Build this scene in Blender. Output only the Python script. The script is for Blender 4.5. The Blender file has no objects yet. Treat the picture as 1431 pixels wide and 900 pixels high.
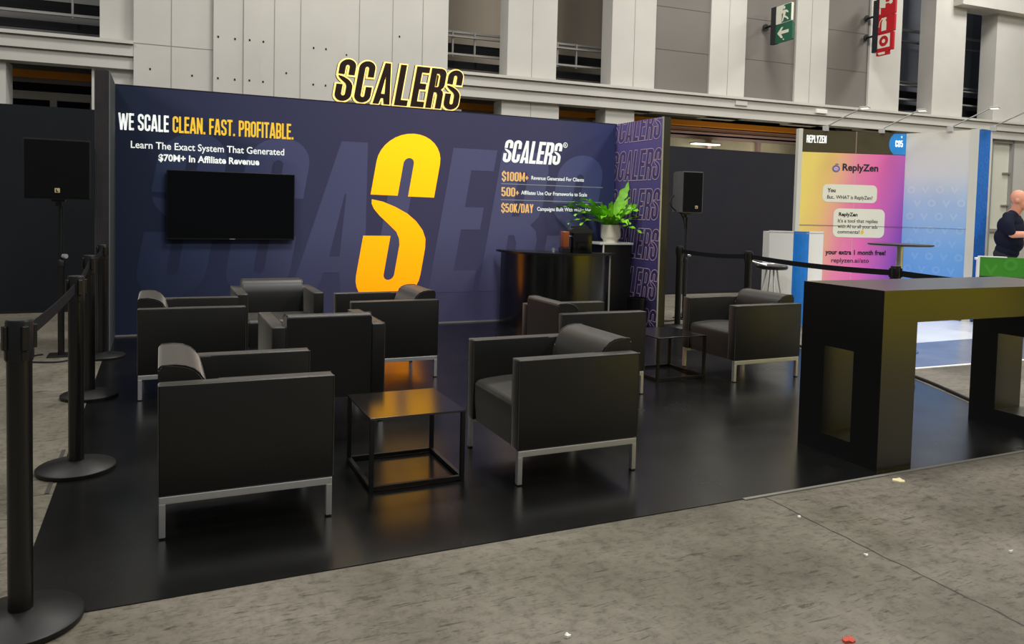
import bpy, bmesh, math, random
from math import sin, cos, pi, radians, sqrt, atan2
from mathutils import Vector, Matrix
from mathutils.geometry import tessellate_polygon

random.seed(7)
SC = bpy.context.scene
COL = SC.collection

# ------------------------------------------------------------------ camera
F_PX, PY = 1073.36, 341.8
YAW, PITCH, ROLL, CAM_H = 0.4292, -0.0455, 0.0242, 1.3655
fwd = Vector((sin(YAW) * cos(PITCH), cos(YAW) * cos(PITCH), sin(PITCH)))
rt = Vector((cos(YAW), -sin(YAW), 0))
up = rt.cross(fwd)
rt2 = rt * cos(ROLL) + up * sin(ROLL)
up2 = up * cos(ROLL) - rt * sin(ROLL)
cd = bpy.data.cameras.new('camera')
cam = bpy.data.objects.new('camera', cd)
COL.objects.link(cam)
M = Matrix((rt2, up2, -fwd)).transposed().to_4x4()
M.translation = (0, 0, CAM_H)
cam.matrix_world = M
cd.sensor_fit = 'HORIZONTAL'
cd.sensor_width = 36
cd.lens = F_PX / 1431 * 36
cd.shift_y = -(450 - PY) / 1431
cd.clip_end = 200
SC.camera = cam

# ------------------------------------------------------------------ light
SC.view_settings.view_transform = 'Standard'
SC.view_settings.look = 'None'
SC.view_settings.gamma = 1.0
SC.view_settings.use_curve_mapping = False
SC.view_settings.exposure = 0.0
W = bpy.data.worlds.new('hall_air')
SC.world = W
W.use_nodes = True
W.node_tree.nodes['Background'].inputs[0].default_value = (0.92, 0.96, 1.0, 1)
W.node_tree.nodes['Background'].inputs[1].default_value = 0.13


def area(name, loc, size, power, color=(1, 0.97, 0.92), size_y=None, rot=(0, 0, 0)):
    d = bpy.data.lights.new(name, 'AREA')
    d.energy = power
    d.color = color
    d.size = size
    if size_y:
        d.shape = 'RECTANGLE'
        d.size_y = size_y
    o = bpy.data.objects.new(name, d)
    COL.objects.link(o)
    o.location = loc
    o.rotation_euler = rot
    return o


for lx in (-4.0, 3.0, 10.0, 17.0):
    for ly in (-2.0, 4.0, 9.5):
        area('hall_lamp', (lx, ly, 9.0), 1.6, 180 if lx < 0 else 285)

# ------------------------------------------------------------------ materials
MATS = {}


def lin(c):
    return tuple((v / 12.92 if v <= 0.04045 else ((v + 0.055) / 1.055) ** 2.4) for v in (x / 255.0 for x in c))


def mat(name, rgb, rough=0.5, metal=0.0, spec=0.5, emit=None, strength=0.0, bump=0.0, bump_scale=60.0, vary=0.0,
        vary_scale=4.0, coat=0.0, alpha=1.0, trans=0.0, sheen=0.0):
    """rgb is 0..255 display colour of the thing itself"""
    if name in MATS:
        return MATS[name]
    m = bpy.data.materials.new(name)
    m.use_nodes = True
    nt = m.node_tree
    b = nt.nodes['Principled BSDF']
    c = lin(rgb)
    b.inputs['Base Color'].default_value = (*c, 1)
    b.inputs['Roughness'].default_value = rough
    b.inputs['Metallic'].default_value = metal
    b.inputs['Specular IOR Level'].default_value = spec
    b.inputs['Coat Weight'].default_value = coat
    b.inputs['Transmission Weight'].default_value = trans
    b.inputs['Sheen Weight'].default_value = sheen
    b.inputs['Sheen Roughness'].default_value = 0.35
    b.inputs['Sheen Tint'].default_value = (1.0, 0.93, 0.82, 1)
    if emit:
        b.inputs['Emission Color'].default_value = (*lin(emit), 1)
        b.inputs['Emission Strength'].default_value = strength
    if vary or bump:
        tc = nt.nodes.new('ShaderNodeTexCoord')
    if vary:
        n = nt.nodes.new('ShaderNodeTexNoise')
        n.inputs['Scale'].default_value = vary_scale
        n.inputs['Detail'].default_value = 6
        nt.links.new(tc.outputs['Object'], n.inputs['Vector'])
        r = nt.nodes.new('ShaderNodeValToRGB')
        r.color_ramp.elements[0].position = 0.3
        r.color_ramp.elements[1].position = 0.7
        r.color_ramp.elements[0].color = (*[v * (1 - vary) for v in c], 1)
        r.color_ramp.elements[1].color = (*[min(1, v * (1 + vary)) for v in c], 1)
        nt.links.new(n.outputs['Fac'], r.inputs['Fac'])
        nt.links.new(r.outputs['Color'], b.inputs['Base Color'])
    if bump:
        n2 = nt.nodes.new('ShaderNodeTexNoise')
        n2.inputs['Scale'].default_value = bump_scale
        n2.inputs['Detail'].default_value = 4
        nt.links.new(tc.outputs['Object'], n2.inputs['Vector'])
        bp = nt.nodes.new('ShaderNodeBump')
        bp.inputs['Strength'].default_value = bump
        bp.inputs['Distance'].default_value = 0.01
        nt.links.new(n2.outputs['Fac'], bp.inputs['Height'])
        nt.links.new(bp.outputs['Normal'], b.inputs['Normal'])
    MATS[name] = m
    return m


def ramp_mat(name, axis_fn, stops, rough=0.6, spec=0.3, emit=0.0):
    """printed colour gradient along a direction of the object's own coordinates.
    axis_fn = (ax, ay, az, offset, scale): t = (ax*x+ay*y+az*z + offset)*scale"""
    m = bpy.data.materials.new(name)
    m.use_nodes = True
    nt = m.node_tree
    b = nt.nodes['Principled BSDF']
    b.inputs['Roughness'].default_value = rough
    b.inputs['Specular IOR Level'].default_value = spec
    tc = nt.nodes.new('ShaderNodeTexCoord')
    dot = nt.nodes.new('ShaderNodeVectorMath')
    dot.operation = 'DOT_PRODUCT'
    dot.inputs[1].default_value = axis_fn[:3]
    nt.links.new(tc.outputs['Object'], dot.inputs[0])
    ma = nt.nodes.new('ShaderNodeMath')
    ma.operation = 'MULTIPLY_ADD'
    ma.inputs[1].default_value = axis_fn[4]
    ma.inputs[2].default_value = axis_fn[3] * axis_fn[4]
    nt.links.new(dot.outputs['Value'], ma.inputs[0])
    r = nt.nodes.new('ShaderNodeValToRGB')
    cr = r.color_ramp
    while len(cr.elements) < len(stops):
        cr.elements.new(0.5)
    for e, (p, c) in zip(cr.elements, stops):
        e.position = p
        e.color = (*lin(c), 1)
    nt.links.new(ma.outputs[0], r.inputs['Fac'])
    nt.links.new(r.outputs['Color'], b.inputs['Base Color'])
    if emit:
        nt.links.new(r.outputs['Color'], b.inputs['Emission Color'])
        b.inputs['Emission Strength'].default_value = emit
    MATS[name] = m
    return m


def concrete():
    m = bpy.data.materials.new('worn_concrete')
    m.use_nodes = True
    nt = m.node_tree
    L = nt.links.new
    b = nt.nodes['Principled BSDF']
    b.inputs['Specular IOR Level'].default_value = 0.3
    tc = nt.nodes.new('ShaderNodeTexCoord')

    def noise(scale, detail, vec=None, rough=0.55, dist=0.0):
        n = nt.nodes.new('ShaderNodeTexNoise')
        n.inputs['Scale'].default_value = scale
        n.inputs['Detail'].default_value = detail
        n.inputs['Roughness'].default_value = rough
        n.inputs['Distortion'].default_value = dist
        L(vec or tc.outputs['Object'], n.inputs['Vector'])
        return n.outputs['Fac']

    def ramp(fac, stops):
        r = nt.nodes.new('ShaderNodeValToRGB')
        cr = r.color_ramp
        while len(cr.elements) < len(stops):
            cr.elements.new(0.5)
        for e, (p, c) in zip(cr.elements, stops):
            e.position = p
            e.color = (*c, 1)
        L(fac, r.inputs['Fac'])
        return r.outputs['Color']

    def mult(a, bb, f=1.0):
        x = nt.nodes.new('ShaderNodeMix')
        x.data_type = 'RGBA'
        x.blend_type = 'MULTIPLY'
        x.inputs['Factor'].default_value = f
        L(a, x.inputs['A'])
        L(bb, x.inputs['B'])
        return x.outputs['Result']

    def mapping(rot, scale):
        mp = nt.nodes.new('ShaderNodeMapping')
        mp.inputs['Rotation'].default_value = (0, 0, rot)
        mp.inputs['Scale'].default_value = scale
        L(tc.outputs['Object'], mp.inputs['Vector'])
        return mp.outputs['Vector']
    base = ramp(noise(1.1, 8, rough=0.65), [(0.30, lin((92, 86, 75))), (0.5, lin((116, 110, 98))), (0.72, lin((131, 125, 113)))])
    fine = ramp(noise(19, 10, rough=0.75), [(0.34, (0.55, 0.54, 0.51)), (0.50, (0.95, 0.95, 0.95)), (0.68, (1.12, 1.12, 1.12))])
    c = mult(base, fine)
    # wheel and shoe scuffs: stretched dark streaks in several directions
    for rot, sc, th in ((0.4, (6, 34, 1), 0.65), (1.9, (6.5, 40, 1), 0.66), (-0.5, (5, 24, 1), 0.67), (1.1, (11, 80, 1), 0.65), (2.6, (12, 90, 1), 0.65), (-1.1, (4, 14, 1), 0.68)):
        s = ramp(noise(1.0, 5, mapping(rot, sc), 0.6, 0.4), [(th - 0.03, (1, 1, 1)), (th + 0.02, (0.34, 0.32, 0.29))])
        c = mult(c, s, 0.75)
    stain = ramp(noise(0.55, 3), [(0.32, (0.70, 0.72, 0.66)), (0.55, (1, 1, 1))])
    c = mult(c, stain)
    # expansion joints of the slab: x = 2.66 in front, y = 4.05 on the left
    sep = nt.nodes.new('ShaderNodeSeparateXYZ')
    L(tc.outputs['Object'], sep.inputs[0])
    wob = noise(5.0, 5)

    def joint(out, pos, width, amp):
        a = nt.nodes.new('ShaderNodeMath')
        a.operation = 'MULTIPLY_ADD'
        a.inputs[1].default_value = amp
        L(wob, a.inputs[0])
        L(out, a.inputs[2])
        d = nt.nodes.new('ShaderNodeMath')
        d.operation = 'SUBTRACT'
        d.inputs[1].default_value = pos + amp * 0.5
        L(a.outputs[0], d.inputs[0])
        ab = nt.nodes.new('ShaderNodeMath')
        ab.operation = 'ABSOLUTE'
        L(d.outputs[0], ab.inputs[0])
        g = nt.nodes.new('ShaderNodeMapRange')
        g.inputs['From Min'].default_value = width * 0.4
        g.inputs['From Max'].default_value = width
        L(ab.outputs[0], g.inputs['Value'])
        return ramp(g.outputs['Result'], [(0.0, (0.25, 0.24, 0.22)), (1.0, (1, 1, 1))])
    c = mult(c, joint(sep.outputs['X'], 2.665, 0.007, 0.05))
    c = mult(c, joint(sep.outputs['Y'], 4.055, 0.006, 0.01))
    L(c, b.inputs['Base Color'])
    rr = nt.nodes.new('ShaderNodeMapRange')
    rr.inputs['To Min'].default_value = 0.45
    rr.inputs['To Max'].default_value = 0.75
    L(noise(3, 4), rr.inputs['Value'])
    L(rr.outputs['Result'], b.inputs['Roughness'])
    bp = nt.nodes.new('ShaderNodeBump')
    bp.inputs['Strength'].default_value = 0.15
    bp.inputs['Distance'].default_value = 0.005
    L(noise(30, 6), bp.inputs['Height'])
    L(bp.outputs['Normal'], b.inputs['Normal'])
    return m


def vinyl():
    m = mat('black_vinyl', (11, 11, 11), rough=0.3, spec=0.6, vary=0.35, vary_scale=3.0)
    nt = m.node_tree
    b = nt.nodes['Principled BSDF']
    tc = [n for n in nt.nodes if n.type == 'TEX_COORD'][0]
    n = nt.nodes.new('ShaderNodeTexNoise')
    n.inputs['Scale'].default_value = 2.2
    n.inputs['Detail'].default_value = 7
    nt.links.new(tc.outputs['Object'], n.inputs['Vector'])
    mr = nt.nodes.new('ShaderNodeMapRange')
    mr.inputs['To Min'].default_value = 0.15
    mr.inputs['To Max'].default_value = 0.34
    nt.links.new(n.outputs['Fac'], mr.inputs['Value'])
    nt.links.new(mr.outputs['Result'], b.inputs['Roughness'])
    return m


LEATHER = mat('black_leather', (11, 11, 9), rough=0.42, spec=0.6, bump=0.05, bump_scale=140, sheen=.55)
PIPING = mat('leather_piping_highlight', (64, 61, 55), rough=0.35)  # piping colour lifted above the leather to imitate rim highlights
CHROME = mat('polished_chrome', (240, 240, 240), rough=0.46, metal=1.0)
ALLOY = mat('alloy_profile', (190, 190, 186), rough=0.35, metal=0.6)
BLACKMETAL = mat('black_powder_coat', (20, 20, 20), rough=0.38, spec=0.5)
TABLETOP = mat('black_table_metal', (20, 18, 16), rough=0.16, spec=1.0, vary=0.15, vary_scale=30)
POSTBLACK = mat('black_post_metal', (14, 14, 14), rough=0.28, spec=0.6)
RUBBER = mat('black_rubber', (16, 16, 16), rough=0.6)
BELT = mat('black_webbing', (22, 22, 24), rough=0.8, spec=0.2)
HALLWHITE = mat('white_painted_wall', (204, 202, 195), rough=0.7, spec=0.25, vary=0.05, vary_scale=1.2)
SEAM = mat('panel_seam', (152, 150, 143), rough=0.9)
GREYPANEL = mat('grey_wall_panel', (118, 113, 107), rough=0.7, vary=0.05, vary_scale=1.0)
DARKVOID = mat('dark_interior', (34, 35, 38), rough=0.9, spec=0.1)
ORANGE = mat('orange_steel_beam', (240, 150, 36), rough=0.6)
STEEL = mat('dull_grey_steel', (150, 148, 146), rough=0.5, metal=0.3)
MAUVE = mat('mauve_steel', (190, 164, 164), rough=0.6)
PARTITION = mat('dark_partition_fabric', (46, 46, 52), rough=0.85, spec=0.15, vary=0.06, vary_scale=3)
BLACKLAC = mat('black_lacquer', (10, 10, 10), rough=0.3, spec=1.0)
WHITEPRINT = mat('white_print_glow', (244, 246, 242), rough=0.6, spec=0.2, emit=(235, 245, 240), strength=0.55)  # glow added so the white lettering looks brighter, not a light source
WHITELAM = mat('white_laminate', (246, 246, 242), rough=0.4)
DARKGLASS = mat('tv_glass', (3, 4, 6), rough=0.12, spec=0.3)
SOIL = mat('potting_soil', (40, 30, 22), rough=0.95)

# ------------------------------------------------------------------ helpers


def mesh_obj(name, bm, material=None, parent=None, smooth=False, loc=None, rotz=None):
    me = bpy.data.meshes.new(name)
    bmesh.ops.recalc_face_normals(bm, faces=bm.faces[:])
    if smooth:
        for f in bm.faces:
            f.smooth = True
    bm.to_mesh(me)
    bm.free()
    if smooth:
        try:
            me.set_sharp_from_angle(angle=radians(38))
        except Exception:
            pass
    mats = material if isinstance(material, (list, tuple)) else [material]
    for mm in mats:
        if mm:
            me.materials.append(mm)
    o = bpy.data.objects.new(name, me)
    COL.objects.link(o)
    if parent:
        o.parent = parent
    if loc is not None:
        o.location = loc
    if rotz is not None:
        o.rotation_euler = (0, 0, rotz)
    return o


def thing(name, label, cat, loc=(0, 0, 0), rotz=0.0, group=None):
    o = bpy.data.objects.new(name, None)
    o.empty_display_size = 0.1
    COL.objects.link(o)
    o.location = loc
    o.rotation_euler = (0, 0, rotz)
    return tag(o, label, cat, group)


def tag(o, label, cat, group=None):
    o['label'] = label
    o['category'] = cat
    if group:
        o['group'] = group
    return o


def struct(o, label=None):
    o['kind'] = 'structure'
    if label:
        o['label'] = label
    return o


def dup(root, loc, rotz, label, group=None):
    r = root.copy()
    COL.objects.link(r)
    r.location = loc
    r.rotation_euler = (0, 0, rotz)
    r['label'] = label
    if group:
        r['group'] = group
    for ch in list(root.children):
        c = ch.copy()
        COL.objects.link(c)
        c.parent = r
        for g in ch.children:
            d = g.copy()
            COL.objects.link(d)
            d.parent = c
    return r


def NB():
    return bmesh.new()


def box(bm, x0, x1, y0, y1, z0, z1, r=0.0, seg=2, mi=0):
    t = bmesh.new() if r else bm
    vs = [t.verts.new((x, y, z)) for z in (z0, z1) for y in (y0, y1) for x in (x0, x1)]
    fs = []
    for f in ((0, 2, 3, 1), (4, 5, 7, 6), (0, 1, 5, 4), (2, 6, 7, 3), (0, 4, 6, 2), (1, 3, 7, 5)):
        ff = t.faces.new([vs[i] for i in f])
        ff.material_index = mi
        fs.append(ff)
    if r:
        bmesh.ops.bevel(t, geom=t.edges[:], offset=r, segments=seg, profile=0.5, affect='EDGES')
        for f in t.faces:
            f.material_index = mi
        merge(bm, t)
    return bm


def merge(bm, t, mtx=None):
    me = bpy.data.meshes.new('tmp')
    if mtx:
        bmesh.ops.transform(t, matrix=mtx, verts=t.verts[:])
    t.to_mesh(me)
    t.free()
    bm.from_mesh(me)
    bpy.data.meshes.remove(me)


def prism(bm, pts, axis, a0, a1, mi=0):
    """closed polygon pts (2D) swept along axis; axis 'y': pts=(x,z); 'z': pts=(x,y); 'x': pts=(y,z)"""
    def P(p, a):
        return {'y': (p[0], a, p[1]), 'z': (p[0], p[1], a), 'x': (a, p[0], p[1])}[axis]
    v0 = [bm.verts.new(P(p, a0)) for p in pts]
    v1 = [bm.verts.new(P(p, a1)) for p in pts]
    n = len(pts)
    for i in range(n):
        f = bm.faces.new((v0[i], v0[(i + 1) % n], v1[(i + 1) % n], v1[i]))
        f.material_index = mi
    for vs in (v0, v1):
        f = bm.faces.new(vs)
        f.material_index = mi
    return bm


def lathe(bm, prof, cx=0, cy=0, seg=32, mi=0):
    rings = []
    for r, z in prof:
        rings.append([bm.verts.new((cx + r * cos(2 * pi * k / seg), cy + r * sin(2 * pi * k / seg), z)) for k in range(seg)] if r > 1e-6 else [bm.verts.new((cx, cy, z))])
    for a, b in zip(rings, rings[1:]):
        for k in range(seg):
            if len(a) == 1 and len(b) == 1:
                continue
            if len(a) == 1:
                f = bm.faces.new((a[0], b[k], b[(k + 1) % seg]))
            elif len(b) == 1:
                f = bm.faces.new((a[k], a[(k + 1) % seg], b[0]))
            else:
                f = bm.faces.new((a[k], a[(k + 1) % seg], b[(k + 1) % seg], b[k]))
            f.material_index = mi
    return bm


def tube(bm, pts, r, seg=10, closed=False, mi=0):
    pts = [Vector(p) for p in pts]
    n = len(pts)
    rad = r if isinstance(r, (list, tuple)) else [r] * n
    rings = []
    prev = None
    for i, p in enumerate(pts):
        if closed:
            t = (pts[(i + 1) % n] - pts[i - 1]).normalized()
        else:
            t = (pts[min(i + 1, n - 1)] - pts[max(i - 1, 0)]).normalized()
        if prev is None:
            a = Vector((0, 0, 1)) if abs(t.z) < 0.9 else Vector((1, 0, 0))
            u = t.cross(a).normalized()
        else:
            u = (prev - t * prev.dot(t)).normalized()
        prev = u
        v = t.cross(u)
        rings.append([bm.verts.new(p + (u * cos(2 * pi * k / seg) + v * sin(2 * pi * k / seg)) * rad[i]) for k in range(seg)])
    m = n if closed else n - 1
    for i in range(m):
        a, b = rings[i], rings[(i + 1) % n]
        for k in range(seg):
            f = bm.faces.new((a[k], a[(k + 1) % seg], b[(k + 1) % seg], b[k]))
            f.material_index = mi
    if not closed:
        for rg in (rings[0], rings[-1]):
            f = bm.faces.new(rg)
            f.material_index = mi
    return bm


def ellipsoid(bm, c, rx, ry, rz, rot=None, seg=20, rings=12):
    t = bmesh.new()
    bmesh.ops.create_uvsphere(t, u_segments=seg, v_segments=rings, radius=1)
    mtx = Matrix.Translation(c) @ (rot.to_4x4() if rot else Matrix()) @ Matrix.Diagonal((rx, ry, rz, 1))
    merge(bm, t, mtx)
    return bm


def smooth_path(pts, n=8):
    pts = [Vector(p) for p in pts]
    out = []
    for i in range(len(pts) - 1):
        p0, p1, p2, p3 = pts[max(i - 1, 0)], pts[i], pts[i + 1], pts[min(i + 2, len(pts) - 1)]
        for k in range(n):
            t = k / n
            out.append(0.5 * ((2 * p1) + (p2 - p0) * t + (2 * p0 - 5 * p1 + 4 * p2 - p3) * t * t + (3 * p1 - p0 - 3 * p2 + p3) * t ** 3))
    out.append(pts[-1])
    return out


# ------------------------------------------------------------------ lettering
SH = 0.168     # slant of the wordmark


def earc(cx, cy, rx, ry, a0, a1, n=10):
    return [(cx + rx * cos(radians(a0 + (a1 - a0) * i / n)), cy + ry * sin(radians(a0 + (a1 - a0) * i / n))) for i in range(n + 1)]


def glyph(ch, t=0.163, slant=SH):
    """contours [outer, hole...] lists of the wordmark letters, height 1; returns (polys, width)"""
    k = t / 0.163
    w = {'S': .39, 'C': .39, 'A': .49, 'L': .325, 'E': .335, 'R': .40}[ch]
    th = 0.143 * min(1.0, k * 1.02)
    ry = 0.170
    g = (w - 2 * t) / 2
    polys = []
    if ch == 'S':
        top = [(0, .637), (0, 1 - ry)] + earc(w / 2, 1 - ry, w / 2, ry, 180, 0, 16)[1:] + [(w, .630), (w - t, .632)] \
            + earc(w / 2, 1 - th - g, g, g, 0, 180, 10) + [(t, .635)]
        wi = w - t
        bot = [(.012, .610), (.08, .598), (.41 * w, .570), (.62 * w, .532), (.78 * w, .488), (.91 * w, .435), (.98 * w, .384), (w, .33), (w, ry)] \
            + earc(w / 2, ry, w / 2, ry, 0, -180, 16)[1:] + [(0, .40), (t, .40)] \
            + earc(w / 2, th + g, g, g, 180, 360, 10) + [(wi, .349), (.96 * wi, .385), (.855 * wi, .424), (.63 * wi, .465), (.33 * wi, .517), (.15 * wi, .556), (.016, .585)]
        polys = [[top], [bot]]
    elif ch == 'C':
        o = [(w, .62), (w, 1 - ry)] + earc(w / 2, 1 - ry, w / 2, ry, 0, 180, 16)[1:] + earc(w / 2, ry, w / 2, ry, 180, 360, 16) + [(w, .38), (w - t, .38)] \
            + earc(w / 2, th + g, g, g, 360, 180, 10) + earc(w / 2, 1 - th - g, g, g, 180, 0, 10) + [(w - t, .62)]
        polys = [[o]]
    elif ch == 'A':
        w = .49 if t > .155 else .42
        a = .157 if t > .155 else .5 * w - .068
        tl = t * .98
        o = [(0, 0), (a, 1), (w - a, 1), (w, 0), (w - tl, 0), (w - tl - .035, .145), (tl + .035, .145), (tl, 0)]
        sx = .034 if t > .155 else .045
        h = [(w / 2 - sx, .25), (w / 2 + sx, .25), (w / 2 + .005, .66), (w / 2 - .005, .66)]
        polys = [[o, h]]
    elif ch == 'L':
        polys = [[[(0, 0), (0, 1), (t, 1), (t, th * 1.05), (w, th * 1.05), (w, 0)]]]
    elif ch == 'E':
        q = th * 1.05
        polys = [[[(0, 0), (0, 1), (w, 1), (w, 1 - q), (t, 1 - q), (t, .5 + q * .62), (w * .92, .5 + q * .62), (w * .92, .5 - q * .42), (t, .5 - q * .42), (t, q), (w, q), (w, 0)]]]
    elif ch == 'R':
        r2 = .15
        o = [(0, 0), (0, 1), (w - r2, 1)] + earc(w - r2, 1 - r2, r2, r2, 90, 0, 8)[1:] + [(w, .60), (w - .02, .53), (w - .075, .475), (w - .02, .43), (w, .36), (w, 0), (w - t, 0), (w - t, .34), (w - t - .03, .40), (t, .40), (t, 0)]
        gi = (w - 2 * t)
        h = [(t, .535), (w - t - .02, .535), (w - t, .57), (w - t, 1 - th - gi * .5), (w - t - gi * .3, 1 - th), (t, 1 - th)]
        polys = [[o, h]]
    if slant:
        polys = [[[(x + slant * y, y) for x, y in c] for c in p] for p in polys]
    return polys, w


def offset_poly(c, d):
    """grow a closed contour outwards by d (works for either winding)"""
    n = len(c)
    A = sum(c[i][0] * c[(i + 1) % n][1] - c[(i + 1) % n][0] * c[i][1] for i in range(n))
    s = 1 if A > 0 else -1
    out = []
    for i in range(n):
        p0, p1, p2 = Vector(c[i - 1]), Vector(c[i]), Vector(c[(i + 1) % n])
        e1, e2 = (p1 - p0), (p2 - p1)
        if e1.length < 1e-9 or e2.length < 1e-9:
            out.append(tuple(p1))
            continue
        e1.normalize()
        e2.normalize()
        n1 = Vector((e1.y, -e1.x)) * s
        n2 = Vector((e2.y, -e2.x)) * s
        b = n1 + n2
        if b.length < 1e-6:
            b = n1.copy()
        b.normalize()
        out.append(tuple(p1 + b * (d / max(0.45, b.dot(n1)))))
    return out


def fill(bm, contours, P, back=None, mi=0):
    """flat face of contours through mapping P(x,y,depth); with back depth also gives thickness"""
    def clean(c):
        o = []
        for p in c:
            if not o or (abs(p[0] - o[-1][0]) + abs(p[1] - o[-1][1])) > 1e-6:
                o.append(p)
        if abs(o[0][0] - o[-1][0]) + abs(o[0][1] - o[-1][1]) < 1e-6:
            o.pop()
        return o
    contours = [clean(c) for c in contours]
    tris = tessellate_polygon([[Vector((x, y, 0)) for x, y in c] for c in contours])
    flat = [p for c in contours for p in c]
    depths = [0.0] if back is None else [0.0, back]
    layers = []
    for d in depths:
        vs = [bm.verts.new(P(x, y, d)) for x, y in flat]
        layers.append(vs)
        for t in tris:
            try:
                f = bm.faces.new([vs[i] for i in t])
                f.material_index = mi
            except ValueError:
                pass
    if back is not None:
        k = 0
        for c in contours:
            n = len(c)
            for i in range(n):
                a, b = k + i, k + (i + 1) % n
                f = bm.faces.new((layers[0][a], layers[0][b], layers[1][b], layers[1][a]))
                f.material_index = mi
            k += n
    return bm


def plane_map(origin, ux, scale_x, scale_y, normal):
    o, ux, nrm = Vector(origin), Vector(ux), Vector(normal)
    return lambda x, y, d: o + ux * (x * scale_x) + Vector((0, 0, y * scale_y)) - nrm * d


def wordmark(word, t, gap, slant=SH):
    """-> list of (polys shifted), total width"""
    x = 0
    out = []
    for ch in word:
        p, w = glyph(ch, t, slant)
        out.append([[[(px + x, py) for px, py in c] for c in q] for q in p])
        x += w + gap
    return out, x - gap + slant


def ribbon(bm, pts, hw, P, closed=False, mi=0):
    n = len(pts)
    L, R = [], []
    for i in range(n):
        p = Vector(pts[i])
        if closed:
            a, b = Vector(pts[i - 1]), Vector(pts[(i + 1) % n])
        else:
            a, b = Vector(pts[max(i - 1, 0)]), Vector(pts[min(i + 1, n - 1)])
        e1 = (p - a) if (p - a).length > 1e-9 else (b - p)
        e2 = (b - p) if (b - p).length > 1e-9 else (p - a)
        e1.normalize()
        e2.normalize()
        n1, n2 = Vector((-e1.y, e1.x)), Vector((-e2.y, e2.x))
        m = n1 + n2
        if m.length < 1e-6:
            m = n1.copy()
        m.normalize()
        k = hw / max(0.5, m.dot(n1))
        L.append(bm.verts.new(P(*(p + m * k), 0)))
        R.append(bm.verts.new(P(*(p - m * k), 0)))
    for i in range(n if closed else n - 1):
        j = (i + 1) % n
        f = bm.faces.new((L[i], L[j], R[j], R[i]))
        f.material_index = mi


# tall condensed alphabet: centre lines in a unit cell, drawn with a heavy stroke
def _rr(x0, y0, x1, y1, r, a=('tl', 'tr', 'br', 'bl')):
    return earc(x1 - r, y1 - r, r, r, 0, 90, 4) + earc(x0 + r, y1 - r, r, r, 90, 180, 4) + earc(x0 + r, y0 + r, r, r, 180, 270, 4) + earc(x1 - r, y0 + r, r, r, 270, 360, 4)


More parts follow.
